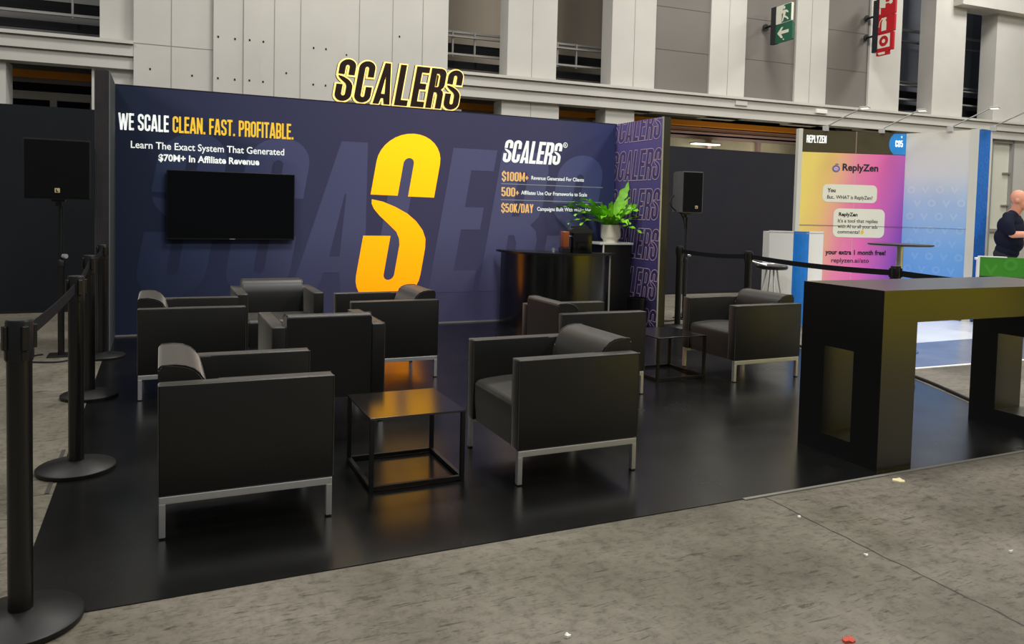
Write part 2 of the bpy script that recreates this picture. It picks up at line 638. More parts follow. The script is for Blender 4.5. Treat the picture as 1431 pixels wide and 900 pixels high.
def cond(ch, w, t):
    """strokes of a condensed capital; the cell is w wide and 1 high, stroke width t"""
    h = t / 2
    a, b, lo, hi = h, w - h, h * .9, 1 - h * .9
    r = min((b - a) / 2, .13)
    O = [_rr(a, lo, b, hi, r)]
    S_ = [earc(b - r, hi - r, r, r, -5, 90, 5) + earc(a + r, hi - r, r, r, 90, 180, 5) + [(a, .66), (a + .03, .58), (b - .03, .42), (b, .34)] + earc(b - r, lo + r, r, r, 0, -90, 5) + earc(a + r, lo + r, r, r, 270, 175, 5)]
    S_[0] = [(b, .70)] + S_[0] + [(a, .30)]
    C_ = [[(b, .64)] + earc(b - r, hi - r, r, r, 0, 90, 5) + earc(a + r, hi - r, r, r, 90, 180, 5) + earc(a + r, lo + r, r, r, 180, 270, 5) + earc(b - r, lo + r, r, r, 270, 360, 5) + [(b, .36)]]
    P_ = [[(a, 0), (a, 1)], [(a, hi), (b - r, hi)] + earc(b - r, hi - r, r, r, 90, 0, 5)[1:] + earc(b - r, .48 + r, r, r, 0, -90, 5) + [(a, .48)]]
    D = {
        'O': (O, 1), '0': (O, 1), 'S': (S_, 0), 'C': (C_, 0), 'P': (P_, 0),
        'I': ([[(a, 0), (a, 1)]], 0), '1': ([[(w * .5, 0), (w * .5, 1)], [(w * .5, hi - .03), (w * .12, hi - .13)]], 0),
        'L': ([[(a, 0), (a, 1)], [(a, lo), (w, lo)]], 0),
        'E': ([[(a, 0), (a, 1)], [(a, lo), (w, lo)], [(a, hi), (w, hi)], [(a, .51), (w * .93, .51)]], 0),
        'F': ([[(a, 0), (a, 1)], [(a, hi), (w, hi)], [(a, .49), (w * .93, .49)]], 0),
        'T': ([[(w / 2, 0), (w / 2, 1)], [(0, hi), (w, hi)]], 0),
        'A': ([[(h * .8, 0), (w / 2 - h * .3, 1)], [(w - h * .8, 0), (w / 2 + h * .3, 1)], [(w * .22, .24), (w * .78, .24)]], 0),
        'N': ([[(a, 0), (a, 1)], [(b, 0), (b, 1)], [(a, .95), (b, .05)]], 0),
        'M': ([[(a, 0), (a, 1)], [(b, 0), (b, 1)], [(a, .95), (w / 2, .2), (b, .95)]], 0),
        'W': ([[(h * .7, 1), (w * .29, 0)], [(w * .29, 0), (w / 2, .95)], [(w / 2, .95), (w * .71, 0)], [(w * .71, 0), (w - h * .7, 1)]], 0),
        'R': (P_ + [[(b - t * .3, .48), (b, .38), (b, 0)]], 0),
        'B': (P_ + [[(b - r, .48)] + earc(b - r, .48 - r * .9, r, r * .9, 90, 0, 4)[1:] + earc(b - r, lo + r, r, r, 0, -90, 4) + [(a, lo)]], 0),
        'D': ([[(a, 0), (a, 1)], [(a, hi), (b - r, hi)] + earc(b - r, hi - r, r, r, 90, 0, 5)[1:] + earc(b - r, lo + r, r, r, 0, -90, 5) + [(a, lo)]], 0),
        'K': ([[(a, 0), (a, 1)], [(a, .38), (b, 1)], [(w * .42, .56), (b, 0)]], 0),
        'Y': ([[(h * .8, 1), (w / 2, .45), (w / 2, 0)], [(w - h * .8, 1), (w / 2, .45)]], 0),
        'Z': ([[(0, hi), (b, hi), (a, lo), (w, lo)]], 0),
        '5': ([[(b, hi), (a, hi), (a, .55), (b - r, .57)] + earc(b - r, .57 - r, r, r, 90, 0, 5)[1:] + earc(b - r, lo + r, r, r, 0, -90, 5) + earc(a + r, lo + r, r, r, 270, 180, 5) + [(a, .28)]], 0),
        '$': (S_ + [[(w / 2, 1), (w / 2, 1.09)], [(w / 2, 0), (w / 2, -.09)]], 0),
        '+': ([[(0, .42), (w, .42)], [(w / 2, .20), (w / 2, .64)]], 0),
        '/': ([[(h * .6, -.05), (w - h * .6, 1.05)]], 0),
        '.': ([[(w / 2, 0), (w / 2, t)]], 0),
    }
    return D[ch]


CW = {'I': .0, '.': .0, 'W': .62, 'M': .52, 'N': .42, 'T': .38, 'F': .33, 'E': .34, 'L': .33, ' ': .18, '+': .30, '/': .30, 'A': .44, '1': .26}


def cond_text(bm, text, P, t=.15, gap=.035, mi=None, hw=None):
    """adds condensed text; returns its width (cap heights)"""
    x = 0
    for i, ch in enumerate(text):
        w = CW.get(ch, .40)
        if ch in 'I.':
            w = t * (1.0 if ch == 'I' else 1.1)
        if ch != ' ':
            st, closed = cond(ch, w, t)
            for s in st:
                ribbon(bm, [(px + x, py) for px, py in s], t / 2 * (.95 if ch not in '+/' else .7), P, closed=bool(closed), mi=(mi(i) if mi else 0))
        x += w + gap
    return x - gap


def cond_width(text, t=.15, gap=.035):
    return sum((t * (1.0 if c == 'I' else 1.1) if c in 'I.' else CW.get(c, .40)) + gap for c in text) - gap


def font_mesh(body, bold=0.0):
    cu = bpy.data.curves.new('text', 'FONT')
    cu.body = body
    cu.size = 1.0
    cu.offset = bold
    cu.resolution_u = 3
    o = bpy.data.objects.new('text', cu)
    COL.objects.link(o)
    dg = bpy.context.evaluated_depsgraph_get()
    dg.update()
    me = bpy.data.meshes.new_from_object(o.evaluated_get(dg))
    bpy.data.objects.remove(o)
    bpy.data.curves.remove(cu)
    return me


def font_text(bm, body, origin, ux, width, cap, normal, bold=0.0, mi=0):
    """types a line with its left baseline end at origin, total width and capital height given (metres)"""
    me = font_mesh(body, bold)
    xs = [v.co.x for v in me.vertices]
    x0, x1 = min(xs), max(xs)
    ux = Vector(ux)
    o = Vector(origin)
    sx, sy = width / (x1 - x0), cap / 0.70
    for v in me.vertices:
        p = o + ux * ((v.co.x - x0) * sx) + Vector((0, 0, v.co.y * sy))
        v.co = p
    t = bmesh.new()
    t.from_mesh(me)
    bpy.data.meshes.remove(me)
    for f in t.faces:
        f.material_index = mi
    merge(bm, t)
    return bm


# ================================================================== SETTING
# floor
bm = NB()
vs = [bm.verts.new(p) for p in ((-14, -8, 0), (26, -8, 0), (26, 22, 0), (-14, 22, 0))]
bm.faces.new(vs)
struct(mesh_obj('floor', bm, concrete()))

# black vinyl laid over the stand
YW = 8.554          # printed rear wall of the stand
bm = NB()
prism(bm, [(-.45, 2.83), (5.30, 2.83), (5.50, 3.73), (5.86, 4.48), (6.02, 5.2), (6.0, 7.5), (5.6, 7.52), (5.36, 7.6), (5.36, YW), (-.45, YW)], 'z', 0.0, 0.004)
struct(mesh_obj('stand_floor', bm, vinyl()), 'black glossy vinyl floor laid across the stand')
bm = NB()
prism(bm, [(2.55, 2.815), (5.30, 2.815), (5.30, 2.835), (2.55, 2.835)], 'z', 0, .006)
struct(mesh_obj('trim_1', bm, mat('pale_tape', (120, 118, 110), rough=.7)))
bm = NB()
box(bm, -.486, -.468, 4.06, 4.75, 0, .003)
struct(mesh_obj('trim_2', bm, mat('dark_channel', (58, 54, 48), rough=.6)))

# neighbouring stand's floor (right, behind)
bm = NB()
prism(bm, [(5.95, 4.83), (12.5, 4.60), (12.5, 5.85), (7.2, 5.79)], 'z', 0, .003)
struct(mesh_obj('neighbour_floor', bm, mat('blue_grey_vinyl', (112, 118, 138), rough=.25, vary=.1)))
bm = NB()
prism(bm, [(7.2, 5.79), (12.5, 5.85), (12.5, 8.6), (8.1, 8.6)], 'z', 0, .003)
struct(mesh_obj('neighbour_platform', bm, mat('white_vinyl', (222, 228, 235), rough=.3)))
bm = NB()
prism(bm, [(5.90, 4.79), (12.5, 4.56), (12.5, 4.60), (5.94, 4.83)], 'z', 0, .005)
struct(mesh_obj('trim_3', bm, WHITELAM))
bm = NB()
tube(bm, smooth_path([(5.42, 3.45, .012), (5.55, 3.74, .012), (5.90, 4.47, .012), (6.08, 5.2, .012), (6.06, 7.4, .012)], 6), .014, 8)
tag(mesh_obj('cable', bm, RUBBER, smooth=True), 'black cable lying along the right edge of the stand floor, seen beneath the bar', 'cable')

# hall wall ------------------------------------------------------------
HA = radians(-3.2)
HD = 13.4 * cos(HA)
HLOC = Vector((-sin(HA), cos(HA), 0)) * HD


def hall(name, bm, m, parent=None, smooth=False):
    if parent:
        return mesh_obj(name, bm, m, parent, smooth)
    return mesh_obj(name, bm, m, None, smooth, HLOC, HA)


ZT = 8.2
bm = NB()
DEP = 0.42
for u0, u1 in ((-1.61, -1.13), (5.06, 6.05), (7.22, 8.2), (9.5, 10.38), (11.7, 12.56), (13.78, 14.71), (15.75, 16.75), (17.8, 24)):
    box(bm, u0, u1, 0, DEP, 3.38, ZT)
box(bm, -1.13, .01, -.16, DEP, 0, ZT)
box(bm, .01, 1.95, -.24, DEP, 0, ZT)
for (u0, u1) in ((.46, .68),):
    box(bm, u0, u1, -.27, -.24, 0, ZT)
box(bm, 1.95, 3.87, -.16, DEP, 0, ZT)
# lower piers
box(bm, -2.98, -2.84, 0, DEP, 0, 3.38)
box(bm, -1.72, -1.13, 0, DEP, 0, 3.38)
for u0, u1 in ((4.97, 6.13), (7.13, 7.77), (16.2, 17.82), (18.62, 24)):
    box(bm, u0, u1, 0, DEP, 0, 3.38)
box(bm, 17.82, 18.62, 0, DEP, 3.33, 3.40)
# seams and bolt heads
for u in (-.6, .93, 1.34, 2.31, 2.88, 3.41):
    d = -.245 if .01 < u < 1.95 else -.165
    box(bm, u - .005, u + .005, d, d + .01, 0, ZT, mi=1)
for u in (5.55, 7.72, 9.95, 12.1):
    box(bm, u - .004, u + .004, -.004, .01, 3.8, ZT, mi=1)
box(bm, -1.13, 0, -.164, -.15, 3.775, 3.785, mi=1)
for u in (5.55,):
    box(bm, u - .004, u + .004, -.004, .01, 2.4, 3.38, mi=1)
for u, zs in ((.08, (3.98, 3.33)), (.33, (3.97, 3.33)), (.55, (3.97, 3.33)), (.76, (3.97, 3.33)), (1.12, (3.5,)), (1.55, (3.95, 3.35)), (1.75, (3.95, 3.35)), (-.9, (3.4,)), (-.3, (3.35,)), (2.1, (3.9, 3.3)), (3.0, (4.3,))):
    for z in zs:
        d = -.245 if .01 < u < 1.95 else -.165
        if .46 < u < .68:
            d = -.275
        box(bm, u - .012, u + .012, d, d + .02, z - .015, z + .015, mi=2)
wall = hall('wall_back', bm, [HALLWHITE, SEAM, DARKVOID])
struct(wall)

# stepped ledge
for nm, u0, u1 in (('trim_4', -9, -1.13), ('trim_5', 3.87, 19.3)):
    bm = NB()
    box(bm, u0, u1, -.10, .2, 3.38, 3.575)
    box(bm, u0, u1, -.15, .2, 3.575, 3.755)
    box(bm, u0, u1, -.20, .2, 3.755, 3.805)
    for z, d in ((3.572, -.152), (3.752, -.202)):
        box(bm, u0, u1, d + .045, d + .06, z - .012, z, mi=1)
    struct(hall(nm, bm, [HALLWHITE, SEAM]))
# plate on the ledge
bm = NB()
box(bm, 10.05, 10.35, -.175, -.15, 3.63, 3.73, r=.008)
struct(hall('trim_6', bm, HALLWHITE))
bm = NB()
box(bm, 12.15, 12.45, -.20, -.15, 3.61, 3.70, r=.008)
struct(hall('trim_7', bm, WHITELAM))
# roof beam at upper right
bm = NB()
box(bm, 16.3, 19.5, -.25, .3, 6.42, 6.75)
struct(hall('trim_8', bm, HALLWHITE))

# flat grey infill panels
for k, (u0, u1) in enumerate(((8.2, 9.5), (10.38, 11.7), (12.56, 13.78))):
    bm = NB()
    box(bm, u0, u1, .05, .2, 3.8, ZT)
    for z in (4.65, 5.5, 6.35, 7.2):
        box(bm, u0, u1, .046, .06, z - .004, z + .004, mi=1)
    struct(hall('wall_panel', bm, [GREYPANEL, mat('panel_joint', (92, 88, 84), rough=.9)]), 'grey infill panel between white pilasters')

# upper window openings, with the pipes and rails behind them
for k, (u0, u1, z_r) in enumerate(((-7, -1.61, 0), (3.87, 5.06, 0), (6.05, 7.22, 0), (14.71, 15.75, .12), (16.75, 17.8, .12))):
    bm = NB()
    dd = 1.5 + .02 * k
    box(bm, u0 - .3, u1 + 3.2, dd, dd + .06, 3.3, ZT + 2, mi=0)
    box(bm, u0 - .3, u1 + .8, DEP, 1.5, 3.70, 3.80, mi=0)
    w = hall('window_%d' % (k + 1), bm, [mat('interior_grey_%d' % k, ((150, 148, 146), (158, 148, 134), (140, 140, 138), (120, 124, 136), (104, 110, 128))[k], rough=.9)])
    struct(w)
    for z, d, hgt, mm in ((4.72, .9, .04, STEEL), (4.60, .7, .03, STEEL), (4.40, 1.1, .16, DARKVOID), (4.24, .6, .035, STEEL), (4.06, .9, .13, DARKVOID), (3.86, .5, .08, GREYPANEL)):
        bm = NB()
        box(bm, u0 - .2, u1 + .9, d, d + .06, z, z + hgt)
        hall('rail', bm, mm, w)  # dark strips among these paint in the shaded gaps between rails
    bm = NB()
    for uu in ((u0 + .35, u1 - .4) if k else (-3.6, -2.1)):
        box(bm, uu, uu + .03, .75, .79, 4.24, 4.72)
    hall('bracket', bm, STEEL, w)
    if k in (1, 3, 4):
        bm = NB()
        tube(bm, [(u0 + .38, 1.3, ZT), (u0 + .38, 1.3, 4.75), (u0 + .33, 1.3, 4.62)], .014, 6)
        hall('conduit', bm, DARKVOID, w)
    if k >= 3:
        bm = NB()
        box(bm, u0 - .2, u1 + 1.2, 1.0, 1.06, 6.0, 6.06)
        hall('rail', bm, STEEL, w)
        bm = NB()
        box(bm, u0 - .2, u1 + 1.2, 1.2, 1.26, 5.8, 5.84)
        hall('rail', bm, STEEL, w)

# lower openings
for k, (u0, u1) in enumerate(((-2.84, -1.72), (3.87, 4.97), (6.13, 7.13), (7.77, 16.2))):
    bm = NB()
    box(bm, u0 - .6, u1 + 2.5, 2.6 + .01 * k, 2.7, 0, 3.6)
    box(bm, u0 - .1, u1 + .1, DEP + .01, 2.6, 3.60, 3.66)
    w = hall('window_%d' % (k + 6), bm, DARKVOID)
    struct(w)
    bm = NB()
    box(bm, u0 - .4, u1 + .7, 1.2, 1.35, 3.335, 3.445)
    hall('beam', bm, ORANGE, w)
    if k == 0:
        for z0, z1, d, mm in ((3.28, 3.345, 1.45, STEEL), (3.02, 3.15, 1.6, HALLWHITE)):
            bm = NB()
            box(bm, u0 - .4, u1 + .4, d, d + .08, z0, z1)
            hall('rail', bm, mm, w)
        for a in (-2.55, -1.95, -1.5):
            bm = NB()
            box(bm, a, a + .1, 1.61, 1.67, 1.8, 3.05)
            hall('mullion', bm, HALLWHITE, w)
    if k == 3:
        for z0, z1, d in ((3.25, 3.32, 1.4), (3.18, 3.22, 1.35), (3.10, 3.15, 1.5)):
            bm = NB()
            box(bm, u0 - .2, u1 + .4, d, d + .08, z0, z1)
            hall('rail', bm, MAUVE, w)
        for a in (8.9, 9.2, 10.6, 12.0):
            bm = NB()
            box(bm, a, a + .09, 1.5, 1.58, 1.6, 3.10)
            hall('mullion', bm, MAUVE, w)
        bm = NB()
        box(bm, u0, 14.5, 1.62, 1.66, 1.6, 3.10)
        hall('pane', bm, mat('office_glass', (214, 208, 182), rough=.3, vary=.35, vary_scale=.9), w)

cl = thing('ceiling_light', 'glowing strip lamp seen through the upper gap above the charcoal partition', 'lamp', HLOC + Vector((cos(HA) * 10.45, sin(HA) * 10.45, 0)), HA)
bm = NB()
box(bm, -.34, .34, 1.30, 1.48, 2.94, 2.965)
mesh_obj('diffuser', bm, mat('lit_diffuser', (255, 250, 230), emit=(255, 246, 220), strength=1.6), cl)
bm = NB()
box(bm, -.36, .36, 1.28, 1.50, 2.965, 2.99)
mesh_obj('housing', bm, STEEL, cl)
area('office_fill', HLOC + Vector((cos(HA) * 11.0 + sin(HA) * -.9, sin(HA) * 11.0 + cos(HA) * .75, 2.2)), 3.0, 9, (1, .93, .8), .25, (radians(125), 0, HA))  # added fill light, brightens the mauve rails and pane inside the opening

# door on the right
bm = NB()
box(bm, 17.82, 18.62, .06, .2, 0, 3.33, mi=0)
dr = struct(hall('door_1', bm, [mat('cream_door', (226, 226, 212), rough=.5)]))
bm = NB()
box(bm, 17.80, 17.87, -.02, .1, 0, 3.38)
box(bm, 18.53, 18.60, -.02, .1, 0, 3.38)
box(bm, 17.80, 18.60, -.02, .1, 3.30, 3.38)
box(bm, 17.87, 18.53, .0, .08, 1.10, 1.18)
hall('door_frame', bm, mat('door_frame_grey', (150, 150, 146), rough=.5), dr)
for z in (2.55, 1.75):
    bm = NB()
    box(bm, 18.30, 18.52, .0, .05, z, z + .03)
    hall('door_hinge', bm, STEEL, dr)

# yellow wall of the stand behind the photographer (it shows in the glossy blacks)
bm = NB()
box(bm, 7.2, 17.0, -3.2, -3.05, 0, 3.0)
struct(mesh_obj('wall_front', bm, mat('yellow_stand_wall', (235, 220, 10), rough=.6)))
bm = NB()
box(bm, 7.2, 17.0, -3.05, -.4, 0, .004)
struct(mesh_obj('yellow_carpet', bm, mat('yellow_carpet', (230, 212, 10), rough=.9)))

# ================================================================== STAND WALLS
NY = (0, -1, 0)
PRINT_BASE = mat('stand_print_left', (62, 62, 102), rough=.75, spec=.2)


def stand_print(lift=0.0):
    m = bpy.data.materials.new('printed_navy_fabric' if not lift else 'watermark_print')
    m.use_nodes = True
    nt = m.node_tree
    b = nt.nodes['Principled BSDF']
    b.inputs['Roughness'].default_value = .75
    b.inputs['Specular IOR Level'].default_value = .2
    tc = nt.nodes.new('ShaderNodeTexCoord')

    def dotramp(vec, off, sc, stops, src=None):
        d = nt.nodes.new('ShaderNodeVectorMath')
        d.operation = 'DOT_PRODUCT'
        d.inputs[1].default_value = vec
        nt.links.new(tc.outputs['Object'], d.inputs[0])
        a = nt.nodes.new('ShaderNodeMath')
        a.operation = 'MULTIPLY_ADD'
        a.inputs[1].default_value = sc
        a.inputs[2].default_value = off * sc
        nt.links.new(d.outputs['Value'], a.inputs[0])
        r = nt.nodes.new('ShaderNodeValToRGB')
        while len(r.color_ramp.elements) < len(stops):
            r.color_ramp.elements.new(.5)
        for e, (p, c) in zip(r.color_ramp.elements, stops):
            e.position = p
            e.color = (*c, 1)
        nt.links.new(a.outputs[0], r.inputs['Fac'])
        return r.outputs['Color']
    g1 = dotramp((1, 0, 0), .42, 1 / 5.8, [(0, lin((47, 56, 82))), (.22, lin((69, 72, 106))), (.55, lin((83, 81, 116))), (.85, lin((81, 81, 117))), (1, lin((61, 69, 118)))])
    # printed darker wedge in the upper left corner
    g2 = dotramp((.50, 0, 1), -2.33, 1 / .14, [(0, (.62, .70, .74)), (1, (1, 1, 1))])
    g3 = dotramp((1, 0, 0), 0, 1 / 1.4, [(0, (0, 0, 0)), (1, (1, 1, 1))])
    mx = nt.nodes.new('ShaderNodeMix')
    mx.data_type = 'RGBA'
    mx.blend_type = 'LIGHTEN'
    mx.inputs['Factor'].default_value = 1
    nt.links.new(g2, mx.inputs['A'])
    nt.links.new(g3, mx.inputs['B'])
    mm = nt.nodes.new('ShaderNodeMix')
    mm.data_type = 'RGBA'
    mm.blend_type = 'MULTIPLY'
    mm.inputs['Factor'].default_value = 1
    nt.links.new(g1, mm.inputs['A'])
    nt.links.new(mx.outputs['Result'], mm.inputs['B'])
    out = mm.outputs['Result']
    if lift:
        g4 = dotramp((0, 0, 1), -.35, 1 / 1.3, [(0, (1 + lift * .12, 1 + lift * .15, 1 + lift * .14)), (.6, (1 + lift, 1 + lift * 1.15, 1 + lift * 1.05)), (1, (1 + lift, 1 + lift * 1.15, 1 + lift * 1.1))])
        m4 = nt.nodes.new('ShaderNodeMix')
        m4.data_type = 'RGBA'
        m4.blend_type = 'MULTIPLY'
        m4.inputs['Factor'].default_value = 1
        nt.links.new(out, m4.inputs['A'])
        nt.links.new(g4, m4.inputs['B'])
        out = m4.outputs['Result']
    nt.links.new(out, b.inputs['Base Color'])
    return m


XL, XR, HW = -.413, 5.36, 2.5
back = thing('display_wall', 'long navy printed display wall with a big yellow letter S behind the armchairs', 'wall', (0, YW, 0))
bm = NB()
box(bm, XL, XR, 0, .10, .0, HW)
mesh_obj('fabric_print', bm, stand_print(), back)
bm = NB()
box(bm, XL, XR, -.006, .0, .004, .018)
mesh_obj('base_profile', bm, ALLOY, back)
bm = NB()
box(bm, XL, XR, -.004, .104, HW, HW + .006)
mesh_obj('top_profile', bm, mat('dark_profile', (40, 40, 48), rough=.5), back)
# huge tone-on-tone wordmark
H_WM = 1.705
letters, wtot = wordmark('SCALERS', .163, .045)
xs_left = [-.27, .575, 1.267, 2.16, 2.845, 3.476, 4.28]
bm = NB()
for li, (ch, x0) in enumerate(zip('SCALERS', xs_left)):
    polys, w = glyph(ch)
    P = plane_map((x0, -.0012 - .0002 * li, .37), (1, 0, 0), H_WM * .985, H_WM, NY)
    for p in polys:
        fill(bm, p, P)
bmesh.ops.bisect_plane(bm, geom=bm.verts[:] + bm.edges[:] + bm.faces[:], plane_co=(XL + .01, 0, 0), plane_no=(-1, 0, 0), clear_outer=True)
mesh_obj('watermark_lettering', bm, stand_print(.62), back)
# yellow S
polys, w = glyph('S')
bm = NB()
HS = 1.962
P = plane_map((1.94, -.003, .247), (1, 0, 0), HS * .985, HS, NY)
for p in polys:
    fill(bm, p, P)
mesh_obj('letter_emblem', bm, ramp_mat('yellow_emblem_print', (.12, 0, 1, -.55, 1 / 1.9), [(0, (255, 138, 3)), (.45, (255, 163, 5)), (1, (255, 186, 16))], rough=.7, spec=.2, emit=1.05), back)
# heading
t_ = .145
bm = NB()
tx = 'WE SCALE CLEAN. FAST. PROFITABLE.'
wc = cond_width(tx, t_)
P = plane_map((-.384, -.003, 2.062), (1, 0, 0), 1.68 / wc, .165, NY)
cond_text(bm, tx, P, t_, mi=lambda i: 0 if i < 9 else 1)
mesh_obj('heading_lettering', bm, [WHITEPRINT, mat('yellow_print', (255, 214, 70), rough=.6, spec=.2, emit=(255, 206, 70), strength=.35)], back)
bm = NB()
font_text(bm, 'Learn The Exact System That Generated', (-.275, -.003, 1.888), (1, 0, 0), 1.475, .070, NY, bold=.012)
mesh_obj('subheading_lettering', bm, WHITEPRINT, back)
bm = NB()
font_text(bm, '$70M+ In Affiliate Revenue', (-.025, -.003, 1.772), (1, 0, 0), .97, .066, NY, bold=.03)
mesh_obj('subheading_lettering', bm, WHITEPRINT, back)
# white wordmark with registered sign
bm = NB()
lw, wt = wordmark('SCALERS', .150, .035)
P = plane_map((3.755, -.003, 1.937), (1, 0, 0), .83 / wt, .275, NY)
for polys in lw:
    for p in polys:
        fill(bm, p, P)
ribbon(bm, earc(4.618, 2.19, .028, .03, 0, 360, 20)[:-1], .004, plane_map((0, -.003, 0), (1, 0, 0), 1, 1, NY), closed=True)
font_text(bm, 'R', (4.604, -.003, 2.174), (1, 0, 0), .028, .03, NY, bold=.02)
mesh_obj('wordmark_lettering', bm, WHITEPRINT, back)
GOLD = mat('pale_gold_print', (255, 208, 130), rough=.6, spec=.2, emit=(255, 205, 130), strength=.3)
for txt, x0, z0, wd, cap, small, sx, swd in (('$100M+', 3.755, 1.712, .36, .112, 'Revenue Generated For Clients', 4.155, .745),
                                             ('500+', 3.755, 1.525, .235, .110, 'Affiliates Use Our Frameworks to Scale', 4.02, .93),
                                             ('$50K/DAY', 3.757, 1.33, .435, .108, 'Campaigns Built With White Hat', 4.245, .77)):
    bm = NB()
    P = plane_map((x0, -.003, z0), (1, 0, 0), wd / cond_width(txt, .15), cap, NY)
    cond_text(bm, txt, P, .15)
    mesh_obj('figure_lettering', bm, GOLD, back)
    bm = NB()
    font_text(bm, small, (sx, -.003, z0 + .030), (1, 0, 0), swd, .046, NY, bold=.015)
    mesh_obj('caption_lettering', bm, WHITEPRINT, back)
bm = NB()
for z in (1.672, 1.478):
    box(bm, 3.75, 5.18, -.003, 0, z, z + .010)
mesh_obj('divider_lines', bm, mat('grey_line_print', (170, 178, 190), rough=.6), back)

# left return
lr = thing('side_wall', 'short dark ribbed end wall on the left of the navy display', 'wall', (0, 0, 0))
bm = NB()
box(bm, -.532, -.423, 7.668, YW + .10, 0, HW)
for k in range(9):
    x = -.526 + k * .0125
    box(bm, x, x + .004, 7.662, 7.668, 0, HW)
mesh_obj('ribbed_panel', bm, mat('ribbed_charcoal', (58, 55, 58), rough=.6, vary=.15, vary_scale=8), lr)
bm = NB()
box(bm, -.423, -.413, 7.668, YW - .002, 0, HW)
mesh_obj('inner_fabric', bm, mat('teal_grey_fabric', (40, 46, 50), rough=.8), lr)
bm = NB()
box(bm, -.419, -.411, 7.660, 7.668, 0, HW)
mesh_obj('edge_profile', bm, mat('dull_alloy', (110, 110, 108), rough=.5), lr)

# right return with outlined wordmarks
rr = thing('side_wall', 'short purple side wall with rows of outlined lettering behind the potted fern', 'wall', (0, 0, 0))
bm = NB()
box(bm, XR, XR + .012, 7.534, YW, 0, HW)
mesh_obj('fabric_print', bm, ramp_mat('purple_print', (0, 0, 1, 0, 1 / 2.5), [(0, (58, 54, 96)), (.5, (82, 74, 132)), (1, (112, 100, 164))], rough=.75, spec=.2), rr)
bm = NB()
box(bm, XR + .012, XR + .112, 7.534, YW + .10, 0, HW)
mesh_obj('wall_core', bm, mat('black_panel_olive_sheen', (40, 38, 20), rough=.5, spec=.5, vary=.12, vary_scale=6), rr)  # olive imitates the yellow stand reflected in a black panel
bm = NB()
box(bm, XR - .006, XR + .012, 7.526, 7.534, 0, HW)
box(bm, XR, XR + .012, YW - .012, YW - .001, 0, HW)
mesh_obj('edge_profile', bm, ALLOY, rr)
bmf, bmo = NB(), NB()
lw, wt = wordmark('SCALERS', .155, .05)
ROW_H = .375
for row in range(6):
    z0 = 2.248 - .483 * row
    o = (XR - .0015, YW + .10, z0)
    sc = 1.13 / wt
    P = plane_map(o, (0, -1, 0), sc, ROW_H, (-1, 0, 0))
    P2 = plane_map((XR - .003, YW + .10, z0), (0, -1, 0), sc, ROW_H, (-1, 0, 0))
    for polys in lw:
        for p in polys:
            fill(bmf, p, P)
            for c in p:
                ribbon(bmo, c, .0115, P2, closed=True)
for b_ in (bmf, bmo):
    for co, no in (((0, YW - .002, 0), (0, 1, 0)), ((0, 7.536, 0), (0, -1, 0)), ((0, 0, 2.498), (0, 0, 1)), ((0, 0, .005), (0, 0, -1))):
        bmesh.ops.bisect_plane(b_, geom=b_.verts[:] + b_.edges[:] + b_.faces[:], plane_co=co, plane_no=no, clear_outer=True)
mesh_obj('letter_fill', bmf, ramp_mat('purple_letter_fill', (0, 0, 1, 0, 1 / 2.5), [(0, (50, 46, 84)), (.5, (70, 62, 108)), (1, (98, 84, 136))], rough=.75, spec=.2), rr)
mesh_obj('letter_outline', bmo, mat('pink_line_print', (206, 178, 204), rough=.7), rr)

# rooftop sign
sg = thing('sign', 'dark raised letter sign with glowing yellow rims standing on top of the navy wall', 'sign', (1.735, YW - .01, HW + .012))
HSG, WSG = .462, 1.47
sign_x = (-.020, .197, .415, .662, .853, 1.032, 1.245)
FACE = mat('dark_brown_letter_face', (40, 18, 12), rough=.35)
SIDE = mat('dark_letter_return', (30, 26, 22), rough=.5)
GLOW = mat('warm_yellow_led_rim', (255, 214, 110), rough=.5, emit=(255, 220, 128), strength=1.25)
for li, ch in enumerate('SCALERS'):
    polys, w_ = glyph(ch, .148)
    sx, x0_ = HSG * 1.0, sign_x[li]
    bm = NB()
    P = plane_map((x0_, -.005, .004), (1, 0, 0), sx, HSG, NY)
    for p in polys:
        fill(bm, p, P, back=.03)
    let = mesh_obj('letter', bm, FACE, sg)
    bm = NB()
    P = plane_map((x0_, .012 + .0004 * li, .004), (1, 0, 0), sx, HSG, NY)
    for p in polys:
        fill(bm, [offset_poly(p[0], .034)] + [offset_poly(h, -.018) for h in p[1:]], P, back=.022)
    mesh_obj('glow_rim', bm, GLOW, let)
    bm = NB()
    P = plane_map((x0_, .036 + .0004 * li, .004), (1, 0, 0), sx, HSG, NY)
    for p in polys:
        fill(bm, [offset_poly(p[0], .040)], P, back=.03)
    mesh_obj('letter_return', bm, SIDE, let)
bm = NB()
box(bm, 0, WSG + .02, .03, .06, 0, .02)
mesh_obj('base_rail', bm, ALLOY, sg)

# television
tv = thing('television', 'flat black television mounted on the navy wall under the white heading', 'television', (.05, YW - .009, .98))
bm = NB()
box(bm, 0, 1.255, -.055, -.015, 0, .705, r=.004)
mesh_obj('casing', bm, mat('black_plastic', (14, 14, 15), rough=.4), tv)
bm = NB()
box(bm, .008, 1.247, -.057, -.054, .018, .697)
mesh_obj('screen', bm, DARKGLASS, tv)
bm = NB()
box(bm, .60, .655, -.058, -.055, .004, .012)
mesh_obj('badge', bm, STEEL, tv)
bm = NB()
box(bm, .4, .85, -.015, 0, .2, .5)
mesh_obj('wall_bracket', bm, BLACKMETAL, tv)

